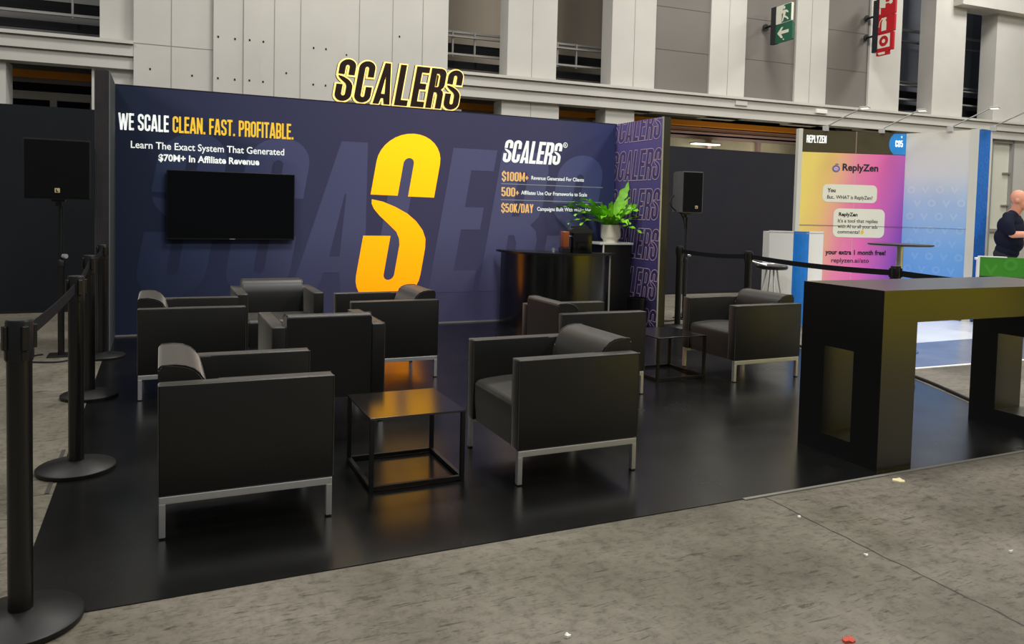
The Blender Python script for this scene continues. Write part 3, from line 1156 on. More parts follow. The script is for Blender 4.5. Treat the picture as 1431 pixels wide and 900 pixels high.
# dark partitions behind
for nm, x0, x1, h, lab in (('partition_wall', -5.5, -.56, 2.45, 'dark grey partition wall behind the left loudspeaker'), ('partition_wall', 5.2, 11.2, 2.49, 'dark charcoal partition wall behind the right loudspeaker')):
    pw = thing(nm, lab, 'wall', (0, 10.62, 0))
    bm = NB()
    n = int((x1 - x0) / 1.0 + .5)
    box(bm, x0, x1, 0, .06, 0.03, h)
    mesh_obj('fabric_panel', bm, PARTITION if x0 > 0 else mat('slate_partition_fabric', (32, 36, 40), rough=.85, spec=.15, vary=.06, vary_scale=3), pw)
    bm = NB()
    box(bm, x0, x1, -.006, .066, 0, .03)
    mesh_obj('base_rail', bm, RUBBER, pw)

# ================================================================== ARMCHAIRS
AT, SB = .63, .178


def make_chair():
    t = thing('armchair', 'x', 'armchair', group='black leather cube armchairs')
    bm = NB()
    prof = [(-.35, SB), (-.35, .672)] + earc(-.332, .676, .018, .018, 180, 90, 4) + [(-.285, .696), (-.245, .690), (-.212, .675), (-.188, .652), (-.170, .625), (-.156, .58), (-.146, .52), (-.14, .40), (-.14, SB)]
    prism(bm, prof, 'y', -.2595, .2595)
    bmesh.ops.bevel(bm, geom=[e for e in bm.edges if abs(e.verts[0].co.y - e.verts[1].co.y) < 1e-5], offset=.008, segments=2, affect='EDGES')
    bk = mesh_obj('back_cushion', bm, LEATHER, t, True)
    for s in (-1, 1):
        bm = NB()
        tube(bm, [(x, s * .257, z + .001) for x, z in prof[5:11]], .003, 6)
        mesh_obj('piping', bm, PIPING, bk, True)
    bm = NB()
    N = 12
    top = [(-.135 + .46 * i / N, .405 + .018 * sin(pi * (i + 1.5) / (N + 2))) for i in range(N)]
    prof = [(-.135, SB)] + top + earc(.300, .378, .042, .034, 75, 0, 5) + [(.338, .30), (.332, SB)]
    prism(bm, prof, 'y', -.2590, .2590)
    bmesh.ops.bevel(bm, geom=[e for e in bm.edges if abs(e.verts[0].co.y - e.verts[1].co.y) < 1e-5], offset=.012, segments=2, affect='EDGES')
    mesh_obj('seat_cushion', bm, LEATHER, t, True)
    for s in (-1, 1):
        y0, y1 = sorted((s * .26, s * .345))
        bm = NB()
        box(bm, -.35, .35, y0, y1, SB, AT, r=.010, seg=3)
        a = mesh_obj('armrest', bm, LEATHER, t, True)
        yo, yi = s * .3435, s * .2615
        for yy in (yo, yi):
            bm = NB()
            tube(bm, [(.348, yy, SB + .01), (.348, yy, AT - .004), (-.348, yy, AT - .002), (-.348, yy, SB + .01)] if yy == yo else [(.348, yy, SB + .01), (.348, yy, AT - .004), (-.12, yy, AT - .002)], .0032, 6)
            mesh_obj('piping', bm, PIPING, a, True)
        bm = NB()
        yo0, yo1 = sorted((s * .312, s * .342))
        box(bm, -.345, .345, yo0, yo1, .146, SB, r=.003)
        mesh_obj('frame_rail', bm, CHROME, t)
        for x0 in (-.345, .320):
            bm = NB()
            box(bm, x0, x0 + .025, yo0, yo1, .010, .148, r=.002)
            lg = mesh_obj('leg', bm, CHROME, t)
            bm = NB()
            box(bm, x0 + .002, x0 + .023, yo0 + .003, yo1 - .003, .0045, .010)
            mesh_obj('foot_pad', bm, RUBBER, lg)
    return t


chair = make_chair()
CH = [((.34, 3.672), 0, 'black leather armchair at the front left, largest in view, left of the near coffee table'),
      ((1.945, 3.705), pi, 'black leather armchair right of the near coffee table, open front turned left'),
      ((.947, 5.07), pi / 2, 'black leather armchair in the middle of the group, seen from behind'),
      ((.205, 6.08), 0, 'black leather armchair at the far left, behind the largest front armchair'),
      ((.905, 6.87), -pi / 2, 'black leather armchair under the television, its front facing the viewer'),
      ((1.68, 6.16), pi, 'black leather armchair in front of the yellow letter S, facing left'),
      ((2.955, 5.12), 0, 'black leather armchair before the curved counter, its back turned left'),
      ((4.585, 5.21), pi, 'black leather armchair farthest right, beside the black bar table')]
for i, ((x, y), rz, lab) in enumerate(CH):
    if i == 0:
        chair.location = (x, y, 0)
        chair.rotation_euler = (0, 0, rz)
        chair['label'] = lab
    else:
        dup(chair, (x, y, 0), rz, lab)

# coffee tables -------------------------------------------------------
tb = thing('coffee_table', 'low black square coffee table between the two front armchairs, reflecting the yellow letter', 'table', (1.147, 3.79, .004), group='low black coffee tables')
hx, hy, TH = .242, .25, .356
bm = NB()
box(bm, -hx, hx, -hy, hy, TH - .010, TH, r=.002)
mesh_obj('tabletop', bm, TABLETOP, tb)
for sx in (-1, 1):
    for sy in (-1, 1):
        bm = NB()
        cx, cy = sx * (hx - .011), sy * (hy - .011)
        box(bm, cx - .010, cx + .010, cy - .010, cy + .010, 0, TH - .010)
        mesh_obj('leg', bm, BLACKMETAL, tb)
for s in (-1, 1):
    bm = NB()
    box(bm, -hx + .021, hx - .021, s * (hy - .011) - .010, s * (hy - .011) + .010, .004, .024)
    mesh_obj('bottom_rail', bm, BLACKMETAL, tb)
    bm = NB()
    box(bm, s * (hx - .011) - .010, s * (hx - .011) + .010, -hy + .021, hy - .021, .004, .024)
    mesh_obj('bottom_rail', bm, BLACKMETAL, tb)
dup(tb, (3.89, 5.345, .004), 0, 'low black square coffee table on the right, in front of the farthest right armchair')

# bar table -----------------------------------------------------------
bt = thing('bar_table', 'big black boxy bar table at the right with rectangular holes in its legs', 'table', (4.41, 3.155, .004))
BX, BY = .91, .282
bm = NB()
box(bm, -BX, BX, -BY, BY, .80, .978)
mesh_obj('top', bm, BLACKLAC, bt)
for s in (-1, 1):
    x0, x1 = sorted((s * BX, s * (BX - .265)))
    bm = NB()
    h0, h1 = -.10, .105
    box(bm, x0, x1, -BY, h0, 0, .80)
    box(bm, x0, x1, h1, BY, 0, .80)
    box(bm, x0, x1, h0, h1, 0, .11)
    box(bm, x0, x1, h0, h1, .62, .80)
    bmesh.ops.remove_doubles(bm, verts=bm.verts[:], dist=1e-5)
    mesh_obj('leg', bm, BLACKLAC, bt)

# ================================================================== COUNTER CORNER
PL, PR = Vector((3.72, 8.44)), Vector((4.80, 7.72))
ch_ = PR - PL
nrm = Vector((ch_.y, -ch_.x)).normalized()
if nrm.y > 0:
    nrm = -nrm


def lens(grow, bulge, n=28):
    d = ch_.normalized()
    a, b = PL - d * grow, PR + d * grow
    pts = []
    for i in range(n + 1):
        t = i / n
        pts.append(a.lerp(b, t) + nrm * ((bulge + grow) * (sin(pi * t) ** .75)))
    return [(p.x, p.y) for p in pts]


ct = thing('reception_counter', 'black curved reception counter with a thin black top before the navy wall', 'counter')
bm = NB()
prism(bm, lens(0, .46), 'z', .004, .862)
mesh_obj('curved_body', bm, mat('black_gloss_wrap', (12, 12, 13), rough=.2, spec=1.0), ct, True)
bm = NB()
prism(bm, lens(.06, .48), 'z', .862, .886)
mesh_obj('countertop', bm, mat('black_counter_top', (20, 20, 20), rough=.3), ct)
bm = NB()
box(bm, PR.x - .010, PR.x + .010, PR.y - .010, PR.y + .010, .004, .862)
mesh_obj('edge_profile', bm, STEEL, ct)

# coffee machine: stands on the counter, turned like it
cm = thing('coffee_machine', 'black coffee machine with brown water tank on the curved black counter', 'coffee machine', (4.36, 7.76, .886), atan2(ch_.y, ch_.x) + .35)
bm = NB()
box(bm, -.06, .17, -.10, .12, .0, .235, r=.012, seg=3)
mesh_obj('body', bm, mat('gloss_black_plastic', (13, 13, 14), rough=.15, spec=.7), cm, True)
bm = NB()
prism(bm, [(-.085, .225), (-.085, .265), (-.05, .285), (.13, .285), (.175, .262), (.175, .225)], 'y', -.105, .105)
bmesh.ops.bevel(bm, geom=bm.edges[:], offset=.006, segments=2, affect='EDGES')
mesh_obj('lid', bm, mat('satin_dark_plastic', (46, 46, 46), rough=.3), cm, True)
bm = NB()
box(bm, -.17, -.095, -.08, .08, .06, .245, r=.012, seg=3)
mesh_obj('water_tank', bm, mat('brown_tank', (150, 82, 44), rough=.2), cm, True)
bm = NB()
box(bm, -.18, -.085, -.09, .09, .0, .060, r=.004)
mesh_obj('tank_holder', bm, mat('dark_chrome', (70, 70, 72), rough=.2, metal=.8), cm)
bm = NB()
tube(bm, [(-.055, -.03, .19), (-.10, -.03, .19), (-.10, -.03, .165)], .012, 10)
mesh_obj('spout', bm, CHROME, cm, True)
bm = NB()
prism(bm, [(-.05, -.012), (-.05, .02), (.14, .02), (.14, -.012)], 'y', -.03, .03)
bmesh.ops.translate(bm, verts=bm.verts[:], vec=(0, 0, .29))
mesh_obj('lever', bm, mat('satin_dark_plastic', (46, 46, 46)), cm)
# little glass
bm = NB()
lathe(bm, [(.0, 0), (.018, 0), (.022, .05), (.020, .05), (.017, .005), (0, .005)], seg=16)
tag(mesh_obj('glass', bm, mat('clear_glass', (235, 240, 240), rough=.05, trans=.85), smooth=True, loc=(4.11, 7.83, .8865)), 'tiny clear glass on the curved counter left of the coffee machine', 'glass')

# plinth with the plant
pl = thing('plinth', 'tall black display plinth with a white top carrying the potted fern', 'plinth', (5.10, 8.22, 0))
bm = NB()
box(bm, -.20, .20, -.19, .19, .004, .965)
mesh_obj('body', bm, mat('black_panel', (13, 13, 14), rough=.5), pl)
bm = NB()
box(bm, -.212, -.198, -.205, -.188, .004, .965)
mesh_obj('corner_trim', bm, WHITELAM, pl)
bm = NB()
box(bm, -.26, .22, -.21, .21, .965, .992, r=.004)
mesh_obj('top', bm, WHITELAM, pl)

pt = thing('potted_fern', 'bright green bird nest fern in a cream pot on the white topped plinth', 'plant', (5.07, 8.15, .992))
bm = NB()
lathe(bm, [(0, 0), (.088, 0), (.092, .012), (.092, .03), (.118, .055), (.122, .075), (.122, .215), (.112, .215), (.110, .19), (0, .19)], seg=40)
mesh_obj('pot', bm, mat('cream_ceramic', (250, 246, 226), rough=.35), pt, True)
bm = NB()
lathe(bm, [(.109, .191), (.06, .198), (0, .20)], seg=24)
mesh_obj('soil', bm, SOIL, pt)
bm = NB()


def leaf(az, length, elev, droop, wid, twist=0.0):
    n = 16
    length *= 1.42
    wid *= 1.15
    d = Vector((cos(az), sin(az), 0))
    side = Vector((-sin(az), cos(az), 0))
    p = Vector((d.x * .02, d.y * .02, .19))
    e = elev
    rows = []
    for i in range(n + 1):
        t = i / n
        ww = wid * (sin(pi * min(1, .10 + t * .86)) ** .65) * (.55 + .45 * min(1, t * 2.2)) * (1 if t < .97 else .5)
        nv = Vector((-d.x * sin(e), -d.y * sin(e), cos(e)))
        wv = .012 * sin(t * 24 + az * 5)
        s2 = side * cos(twist) + nv * sin(twist)
        rows.append((bm.verts.new(p - s2 * ww * (1 + .16 * sin(t * 40 + az * 3)) + nv * (ww * .25 + wv)), bm.verts.new(p), bm.verts.new(p + s2 * ww * (1 + .16 * sin(t * 37 + az)) + nv * (ww * .25 - wv))))
        step = length / n
        p = p + (d * cos(e) + Vector((0, 0, sin(e)))) * step
        e -= droop / n * (.4 + 1.2 * t)
    for a, b in zip(rows, rows[1:]):
        bm.faces.new((a[0], a[1], b[1], b[0]))
        bm.faces.new((a[1], a[2], b[2], b[1]))


CA = -YAW       # direction of the photo's right-hand side
for az, ln, el, dr_, wd, tw in ((CA + .15, .30, 1.15, .3, .040, .5), (CA + .55, .46, 1.25, .5, .046, .9), (CA + pi - .05, .52, .62, .95, .034, .2), (CA + pi + .25, .40, .45, 1.3, .036, .1),
                                (CA + pi - .35, .46, .95, 1.5, .036, .2), (CA + pi + .6, .34, .9, 1.0, .042, .2), (CA - .1, .30, .55, .7, .032, .1), (CA - .45, .28, .15, 1.1, .034, .1),
                                (CA - .9, .24, .7, 1.8, .034, 0), (CA - 1.4, .26, .9, 1.9, .034, 0), (CA - 2.0, .28, .8, 1.7, .036, .1), (CA - 2.6, .34, .5, 1.5, .034, .1),
                                (CA - 1.7, .24, 1.3, .4, .032, .6), (CA + 1.3, .34, .8, 1.1, .038, 0), (CA + 2.0, .36, .9, 1.2, .038, 0), (CA + 2.5, .42, .8, 1.0, .036, .1),
                                (CA + .9, .36, .9, .9, .036, .2), (CA - 2.3, .26, 1.2, .9, .034, .3), (CA + .05, .36, .85, .75, .042, .4), (CA + 2.9, .30, 1.1, .6, .038, .3), (CA - .6, .22, 1.2, .8, .03, .2),
                                (CA + pi + .05, .44, .9, 1.5, .032, .3), (CA + pi - .2, .36, 1.15, 1.2, .030, .4), (CA + pi + .45, .40, .75, 1.6, .030, .2), (CA - .25, .30, .95, 1.3, .030, .3),
                                (CA - 1.2, .30, .55, 1.5, .030, .2), (CA - 2.9, .36, .8, 1.7, .030, .1), (CA + .3, .32, 1.0, .9, .034, .5), (CA - 1.9, .22, 1.35, .5, .026, .7)):
    leaf(az, ln, el, dr_ * .9, wd, tw)
for v in bm.verts:
    v.co.x = min(v.co.x, .262)
    v.co.y = min(v.co.y, .375)
mesh_obj('foliage', bm, mat('fern_green', (132, 206, 42), rough=.4, spec=.4, vary=.35, vary_scale=9), pt, True)

# waste bin
wb = thing('waste_bin', 'small black round waste bin on the floor beside the black plinth', 'bin', (5.20, 7.72, .004))
bm = NB()
lathe(bm, [(0, 0), (.095, 0), (.118, .335), (.113, .335), (.09, .01), (0, .01)], seg=36)
mesh_obj('bucket', bm, mat('bin_black', (14, 14, 14), rough=.25), wb, True)
bm = NB()
lathe(bm, [(.112, .333), (.112, .343), (.121, .343), (.121, .333)], seg=36)
mesh_obj('rim', bm, mat('bin_black', (14, 14, 14)), wb, True)

# ================================================================== LOUDSPEAKERS


def stand_for(loc, lab, h, knob_z):
    s = thing('speaker_stand', lab, 'stand', loc)
    bm = NB()
    tube(bm, [(0, 0, knob_z - .05), (0, 0, h)], .017, 14)
    mesh_obj('upper_pole', bm, BLACKMETAL, s, True)
    bm = NB()
    tube(bm, [(0, 0, .012), (0, 0, knob_z)], .026, 16)
    mesh_obj('lower_tube', bm, BLACKMETAL, s, True)
    bm = NB()
    lathe(bm, [(0, knob_z - .06), (.034, knob_z - .06), (.034, knob_z - .01), (.028, knob_z), (0, knob_z)], seg=18)
    mesh_obj('collar', bm, BLACKMETAL, s, True)
    bm = NB()
    tube(bm, [(.02, -.02, knob_z + .03), (.045, -.045, knob_z + .03)], .02, 12)
    mesh_obj('clamp_knob', bm, CHROME, s, True)
    bm = NB()
    box(bm, -.10, .10, -.10, .10, 0, .012, r=.003)
    mesh_obj('base_plate', bm, BLACKMETAL, s)
    return s


def speaker(name, lab, loc, rz, w, h, d, shell):
    s = thing(name, lab, 'loudspeaker', loc, rz)
    bm = NB()
    prism(bm, [(-w / 2, 0), (w / 2, 0), (w / 2, d * .6), (w * .36, d), (-w * .36, d), (-w / 2, d * .6)], 'z', 0, h)
    bmesh.ops.bevel(bm, geom=bm.edges[:], offset=.008, segments=2, affect='EDGES')
    mesh_obj('cabinet', bm, mat('speaker_shell_' + shell, (30, 31, 34) if shell == 'dark' else (104, 104, 106), rough=.5, bump=.1, bump_scale=200), s, True)
    bm = NB()
    box(bm, -w / 2 + .012, w / 2 - .012, -.006, .004, .012, h - .012, r=.004)
    mesh_obj('grille', bm, mat('speaker_grille', (8, 9, 11), rough=.8, spec=.15, bump=.2, bump_scale=400), s)
    bm = NB()
    x0, z0, e = (0 if w > .45 else w * .18), .075, .038
    box(bm, x0 - e / 2, x0 + e / 2, -.009, -.006, z0 - e / 2, z0 + e / 2)
    bd = mesh_obj('badge', bm, mat('gold_badge', (208, 190, 140), rough=.4), s)
    bm = NB()
    prism(bm, [(x0 - .010, z0 + .012), (x0 - .004, z0 + .012), (x0 - .004, z0), (x0 + .012, z0 - .012), (x0 - .010, z0 - .012)], 'y', -.011, -.009)
    mesh_obj('badge_mark', bm, RUBBER, bd)
    bm = NB()
    box(bm, -.05, .05, d * .35, d * .65, -.02, .0)
    tube(bm, [(0, d * .5, -.06), (0, d * .5, 0)], .022, 12)
    mesh_obj('pole_mount', bm, BLACKMETAL, s)
    return s


stand_for((-.788, 7.663, 0), 'black speaker stand pole on the concrete at the far left', 1.30, .84)
va = atan2(7.66, -.79)
speaker('loudspeaker', 'square black loudspeaker on the left pole in front of the grey partition', (-.80, 7.54, 1.360), .05, .50, .51, .27, 'dark')
stand_for((6.20, 8.12, 0), 'black speaker stand pole right of the purple side wall', 1.32, .80)
speaker('loudspeaker', 'upright black loudspeaker on the right pole beside the purple wall', (6.18, 7.99, 1.378), -.12, .30, .53, .32, 'grey')

bm = NB()
tube(bm, smooth_path([(-.66, 7.56, .01), (-.64, 7.48, .008), (-.78, 7.33, .008), (-1.02, 7.42, .008), (-1.06, 7.60, .008), (-.97, 7.70, .008), (-.93, 7.72, .009)], 8), .007, 8)
tag(mesh_obj('cable', bm, RUBBER, smooth=True), 'thin black cable looped on the concrete at the left speaker pole', 'cable')
bm = NB()
tube(bm, smooth_path([(6.09, 8.24, 1.62), (5.98, 8.20, 1.52), (6.02, 8.16, 1.42), (6.14, 8.14, 1.34), (6.17, 8.10, 1.1), (6.172, 8.09, .6), (6.165, 8.085, .2), (6.10, 8.05, .05), (5.98, 7.98, .012), (5.80, 7.95, .010), (5.62, 8.05, .010)], 8), .009, 8)
tag(mesh_obj('cable', bm, RUBBER, smooth=True), 'black cable hanging down the right speaker pole to the floor', 'cable')

# ================================================================== STANCHIONS


def make_stanchion(lab, loc, group):
    s = thing('stanchion', lab, 'stanchion', loc, group=group)
    bm = NB()
    tube(bm, [(0, 0, .02), (0, 0, .875)], .0355, 28)
    mesh_obj('post', bm, POSTBLACK, s, True)
    bm = NB()
    lathe(bm, [(0, 0), (.178, 0), (.180, .004), (.180, .018), (.174, .023), (.06, .045), (.037, .05), (0, .05)], seg=56)
    mesh_obj('base', bm, mat('stanchion_base_black', (17, 17, 16), rough=.45, spec=.4), s, True)
    bm = NB()
    lathe(bm, [(0, .85), (.0385, .85), (.0385, .972), (.036, .978), (0, .978)], seg=28)
    hd = mesh_obj('belt_head', bm, mat('head_black_plastic', (24, 24, 25), rough=.3), s, True)
    for k in range(4):
        a = k * pi / 2 + .5
        t = NB()
        box(t, .036, .049, -.010, .010, .885, .962, r=.003)
        box(t, .036, .041, -.008, .008, .853, .884, r=.002)
        bmesh.ops.rotate(t, verts=t.verts[:], cent=(0, 0, 0), matrix=Matrix.Rotation(a, 3, 'Z'))
        mesh_obj('belt_clip', t, mat('clip_black_plastic', (20, 20, 21), rough=.3), hd)
    bm = NB()
    lathe(bm, [(0, .9782), (.033, .9782), (.033, .979), (0, .9795)], seg=28)
    mesh_obj('cap', bm, mat('satin_cap', (96, 96, 94), rough=.3, metal=.6), hd, True)
    return s


LS = [(-.405, 2.827), (-.385, 4.374), (-.447, 5.99), (-.458, 7.48)]
RS = [(5.60, 7.45), (5.73, 6.42), (5.45, 4.38), (5.43, 2.40)]
LL = ['black stanchion post nearest the camera at the far left edge', 'black stanchion post second from the camera in the left row', 'black stanchion post third from the camera in the left row', 'black stanchion post in front of the ribbed left end wall']
RL = ['black stanchion post beside the end of the purple side wall', 'black stanchion post behind the farthest right armchair, left of the bar stool', 'black stanchion post behind the bar table, beside the high table', 'black stanchion post past the right end of the bar table']
st0 = None
posts = []
for pts, labs, grp in ((LS, LL, 'belt stanchions along the left edge'), (RS, RL, 'belt stanchions along the right edge')):
    row = []
    for (x, y), lab in zip(pts, labs):
        z = .004 if x > -.45 and x < 5.9 else 0.0
        if st0 is None:
            st0 = make_stanchion(lab, (x, y, z), grp)
            s = st0
        else:
            s = dup(st0, (x, y, z), 0, lab, grp)
        row.append(s)
    posts.append(row)


def belt(parent, a, b, sag=.012):
    a, b = Vector((*a, 0)), Vector((*b, 0))
    d = (b - a).normalized()
    a, b = a + d * .047, b - d * .047
    nn = Vector((-d.y, d.x, 0)) * .0014
    bm = NB()
    rows = []
    N = 14
    pl = Vector(parent.location)
    for i in range(N + 1):
        t = i / N
        p = a.lerp(b, t)
        z = .948 - sag * 4 * t * (1 - t)
        rows.append([bm.verts.new(p + n_ + Vector((0, 0, zz)) - pl) for n_, zz in ((nn, z), (nn, z - .048), (-nn, z - .048), (-nn, z))])
    for r0, r1 in zip(rows, rows[1:]):
        for k in range(4):
            bm.faces.new((r0[k], r0[(k + 1) % 4], r1[(k + 1) % 4], r1[k]))
    bm.faces.new(rows[0])
    bm.faces.new(rows[-1])
    mesh_obj('belt', bm, BELT, parent)


for row, pts in zip(posts, (LS, RS)):
    for i in range(3):
        belt(row[i], pts[i], pts[i + 1], .012 if row is posts[0] else .02)

# ================================================================== NEIGHBOURING BOOTH
BP0, BP1 = Vector((8.079, 8.137)), Vector((9.642, 7.676))
bd = (BP1 - BP0).normalized()
BANG = atan2(bd.y, bd.x)
BL = (BP1 - BP0).length
BH = 2.58
booth = thing('booth_wall', 'tall colourful corner booth wall, pink and purple panel joined to a pale blue panel', 'wall', (BP0.x, BP0.y, 0), BANG)
inv = Matrix.Rotation(-BANG, 2)


def bl(x, y):
    v = inv @ (Vector((x, y)) - BP0)
    return v


bm = NB()
box(bm, .05, BL, 0, .05, .02, 2.270)
mesh_obj('front_panel', bm, ramp_mat('rainbow_print', (1, 0, -.22, -.05 + .30, 1 / 1.75), [(0.0, (250, 226, 120)), (.16, (246, 206, 128)), (.40, (244, 140, 176)), (.60, (238, 112, 190)), (.78, (196, 100, 196)), (1, (104, 66, 190))], rough=.5, spec=.4), booth)
bm = NB()
box(bm, .05, BL, 0, .05, 2.275, BH)
mesh_obj('header_panel', bm, mat('taupe_black_header', (74, 68, 54), rough=.3, spec=.5), booth)
bm = NB()
box(bm, -.01, .05, -.015, .06, 0, BH + .01)
mesh_obj('frame_post', bm, mat('silver_profile', (214, 214, 206), rough=.45), booth)
bm = NB()
box(bm, .862, .867, -.0015, 0, .02, BH)
mesh_obj('panel_seam', bm, mat('pale_seam', (214, 186, 176), rough=.6), booth)
bm = NB()
box(bm, .05, BL, -.006, 0, 1.247, 1.253)
mesh_obj('panel_seam', bm, mat('violet_grey_seam', (120, 104, 130), rough=.6), booth)
UX = (1, 0, 0)
# header words, blue disc with stand number
bm = NB()
tx = 'REPLYZEN'
P = plane_map((.113, -.003, 2.40), UX, .30 / cond_width(tx, .16, .03), .105, NY)
cond_text(bm, tx, P, .16, .03)
mesh_obj('header_lettering', bm, WHITEPRINT, booth)
bm = NB()
P1 = plane_map((0, -.002, 0), UX, 1, 1, NY)
disc = [(BL, 2.276)] + [(x, z) for x, z in earc(1.60, 2.425, .235, .20, 228, 132, 16)][::1] + [(BL, BH - .002)]
fill(bm, [disc], P1)
mesh_obj('number_disc', bm, mat('sky_blue_print', (40, 150, 238), rough=.4), booth)
bm = NB()
tx = 'C05'
P = plane_map((1.46, -.0035, 2.385), UX, .12 / cond_width(tx, .17, .03), .095, NY)
cond_text(bm, tx, P, .17, .03)
ribbon(bm, earc(1.555, 2.53, .010, .014, 0, 360, 12)[:-1], .003, plane_map((0, -.0035, 0), UX, 1, 1, NY), closed=True)
mesh_obj('number_lettering', bm, WHITEPRINT, booth)
# logo
INK = mat('dark_ink', (34, 24, 48), rough=.6)
bm = NB()
font_text(bm, 'ReplyZen', (.672, -.003, 2.03), UX, .545, .095, NY, bold=.028)
mesh_obj('logo_lettering', bm, INK, booth)
bm = NB()
PM = plane_map((0, -.003, 0), UX, 1, 1, NY)
ribbon(bm, earc(.575, 2.050, .047, .038, 0, 360, 24)[:-1], .011, PM, closed=True)
ribbon(bm, [(.56, 2.108), (.585, 2.118), (.61, 2.108)], .006, PM)
em = mesh_obj('emblem', bm, mat('slate_blue_print', (92, 108, 178), rough=.6), booth)
bm = NB()
fill(bm, [earc(.575, 2.05, .037, .028, 0, 359, 20)], PM)
mesh_obj('emblem_face', bm, mat('pale_pink_print', (232, 190, 206), rough=.6), em)
bm = NB()
for x in (.563, .588):
    fill(bm, [earc(x, 2.05, .007, .008, 0, 359, 10)], plane_map((0, -.005, 0), UX, 1, 1, NY))
mesh_obj('emblem_dots', bm, mat('red_pink_print', (214, 60, 96), rough=.6), em)


def bubble(x0, x1, z0, z1, r):
    bm = NB()
    fill(bm, [_rr(x0, z0, x1, z1, r)], plane_map((0, -.0028, 0), UX, 1, 1, NY))
    return mesh_obj('speech_bubble', bm, mat('cream_print', (238, 238, 222), rough=.5), booth)


def words(parent, *lines):
    for body, x, z, w, cap, bold in lines:
        bm = NB()
        font_text(bm, body, (x, -.0045, z), UX, w, cap, NY, bold=bold)
        mesh_obj('lettering', bm, INK, parent)


b1 = bubble(.385, 1.215, 1.580, 1.832, .07)
words(b1, ('You', .456, 1.722, .125, .052, .035), ('But.. WHAT is ReplyZen?', .457, 1.628, .69, .05, .012))
b2 = bubble(.565, 1.35, 1.088, 1.495, .08)
words(b2, ('ReplyZen', .645, 1.388, .285, .05, .035), ("It's a tool that replies", .634, 1.298, .61, .05, .012), ('with AI to all your ads', .634, 1.220, .61, .05, .012), ('comments!', .636, 1.142, .335, .05, .012))
bm = NB()
fill(bm, [earc(1.012, 1.163, .024, .028, 0, 359, 18)], plane_map((0, -.0045, 0), UX, 1, 1, NY))
mesh_obj('smiley', bm, mat('emoji_yellow', (250, 205, 40), rough=.5), b2)
words(booth, ('your extra 1 month free!', .465, .845, .925, .066, .03), ('replyzen.ai/ato', .56, .732, .575, .062, .006))

# pale blue side panel and blue end column
c1, c2, c3, c4 = bl(9.642, 7.676), bl(9.866, 6.874), bl(9.905, 6.78), bl(10.096, 6.753)
sd = (c2 - c1).normalized()
sn = Vector((-sd.y, sd.x))            # faces the camera side or away; choose camera side
if (inv @ (Vector((0, 0)) - Vector((9.75, 7.2)))).dot(sn) < 0:
    sn = -sn
bm = NB()


def wallbox(bm, a, b, n, th, z0, z1, off=0.0, mi=0):
    q = [a + n * off, b + n * off, b - n * th, a - n * th]
    prism(bm, [(p.x, p.y) for p in q], 'z', z0, z1, mi)


wallbox(bm, c1, c2, sn, .05, .02, BH)
side = mesh_obj('side_panel', bm, ramp_mat('pale_blue_print', (0, 0, 1, 0, 1 / 2.58), [(0, (76, 152, 238)), (.35, (118, 178, 244)), (.62, (176, 206, 246)), (.78, (222, 226, 232)), (1, (232, 230, 218))], rough=.5, spec=.4), booth)
bm = NB()
SL = (c2 - c1).length
for r in range(9):
    for k in range(4):
        s = .10 + k * .19 + (.09 if r % 2 else 0)
        z = .30 + r * .185
        if s > SL - .07:
            continue
        a = c1 + sd * s + sn * .002
        ux3 = Vector((sd.x, sd.y, 0))
        P = plane_map((a.x, a.y, z), ux3, 1, 1, (sn.x, sn.y, 0))
        if (r + k) % 2 == 0:
            ribbon(bm, earc(0, 0, .040, .040, 0, 360, 16)[:-1], .013, P, closed=True)
        else:
            ribbon(bm, [(-.04, .04), (0, -.04), (.04, .04)], .013, P)
mesh_obj('symbol_pattern', bm, ramp_mat('pale_symbol_print', (0, 0, 1, 0, 1 / 2.58), [(0, (92, 164, 242)), (.4, (142, 193, 249)), (.65, (202, 220, 248)), (.8, (232, 234, 238)), (1, (233, 231, 220))], rough=.5), side)
bm = NB()
wallbox(bm, c1, c2, sn, 0, 1.247, 1.253, off=.005)
mesh_obj('panel_seam', bm, mat('blue_grey_seam', (128, 150, 180), rough=.6), side)
bm = NB()
wallbox(bm, c2, c3, sn, .05, 0, BH + .01, off=.004)
mesh_obj('frame_post', bm, mat('silver_profile', (176, 180, 178)), booth)
cdv = (c4 - c3).normalized()
cn = Vector((cdv.y, -cdv.x))
if (inv @ (Vector((0, 0)) - Vector((10, 6.8)))).dot(cn) < 0:
    cn = -cn
bm = NB()
wallbox(bm, c3, c4, cn, .9, .02, BH)
colm = mesh_obj('end_column', bm, mat('royal_blue_print', (36, 112, 206), rough=.5), booth)
bm = NB()
for r in range(11):
    for k in range(2):
        a = c3 + cdv * (.05 + k * .09) + cn * .002
        P = plane_map((a.x, a.y, .3 + r * .2 + k * .08), Vector((cdv.x, cdv.y, 0)), 1, 1, (cn.x, cn.y, 0))
        ribbon(bm, earc(0, 0, .028, .036, 0, 360, 14)[:-1], .009, P, closed=True)
mesh_obj('symbol_pattern', bm, mat('blue_symbol_print', (48, 122, 214), rough=.5), colm)
bm = NB()
e4 = c4 + cdv * .03
wallbox(bm, c4, e4, cn, .9, 0, BH + .01, off=.004)
mesh_obj('frame_post', bm, mat('silver_profile', (176, 180, 178)), booth)

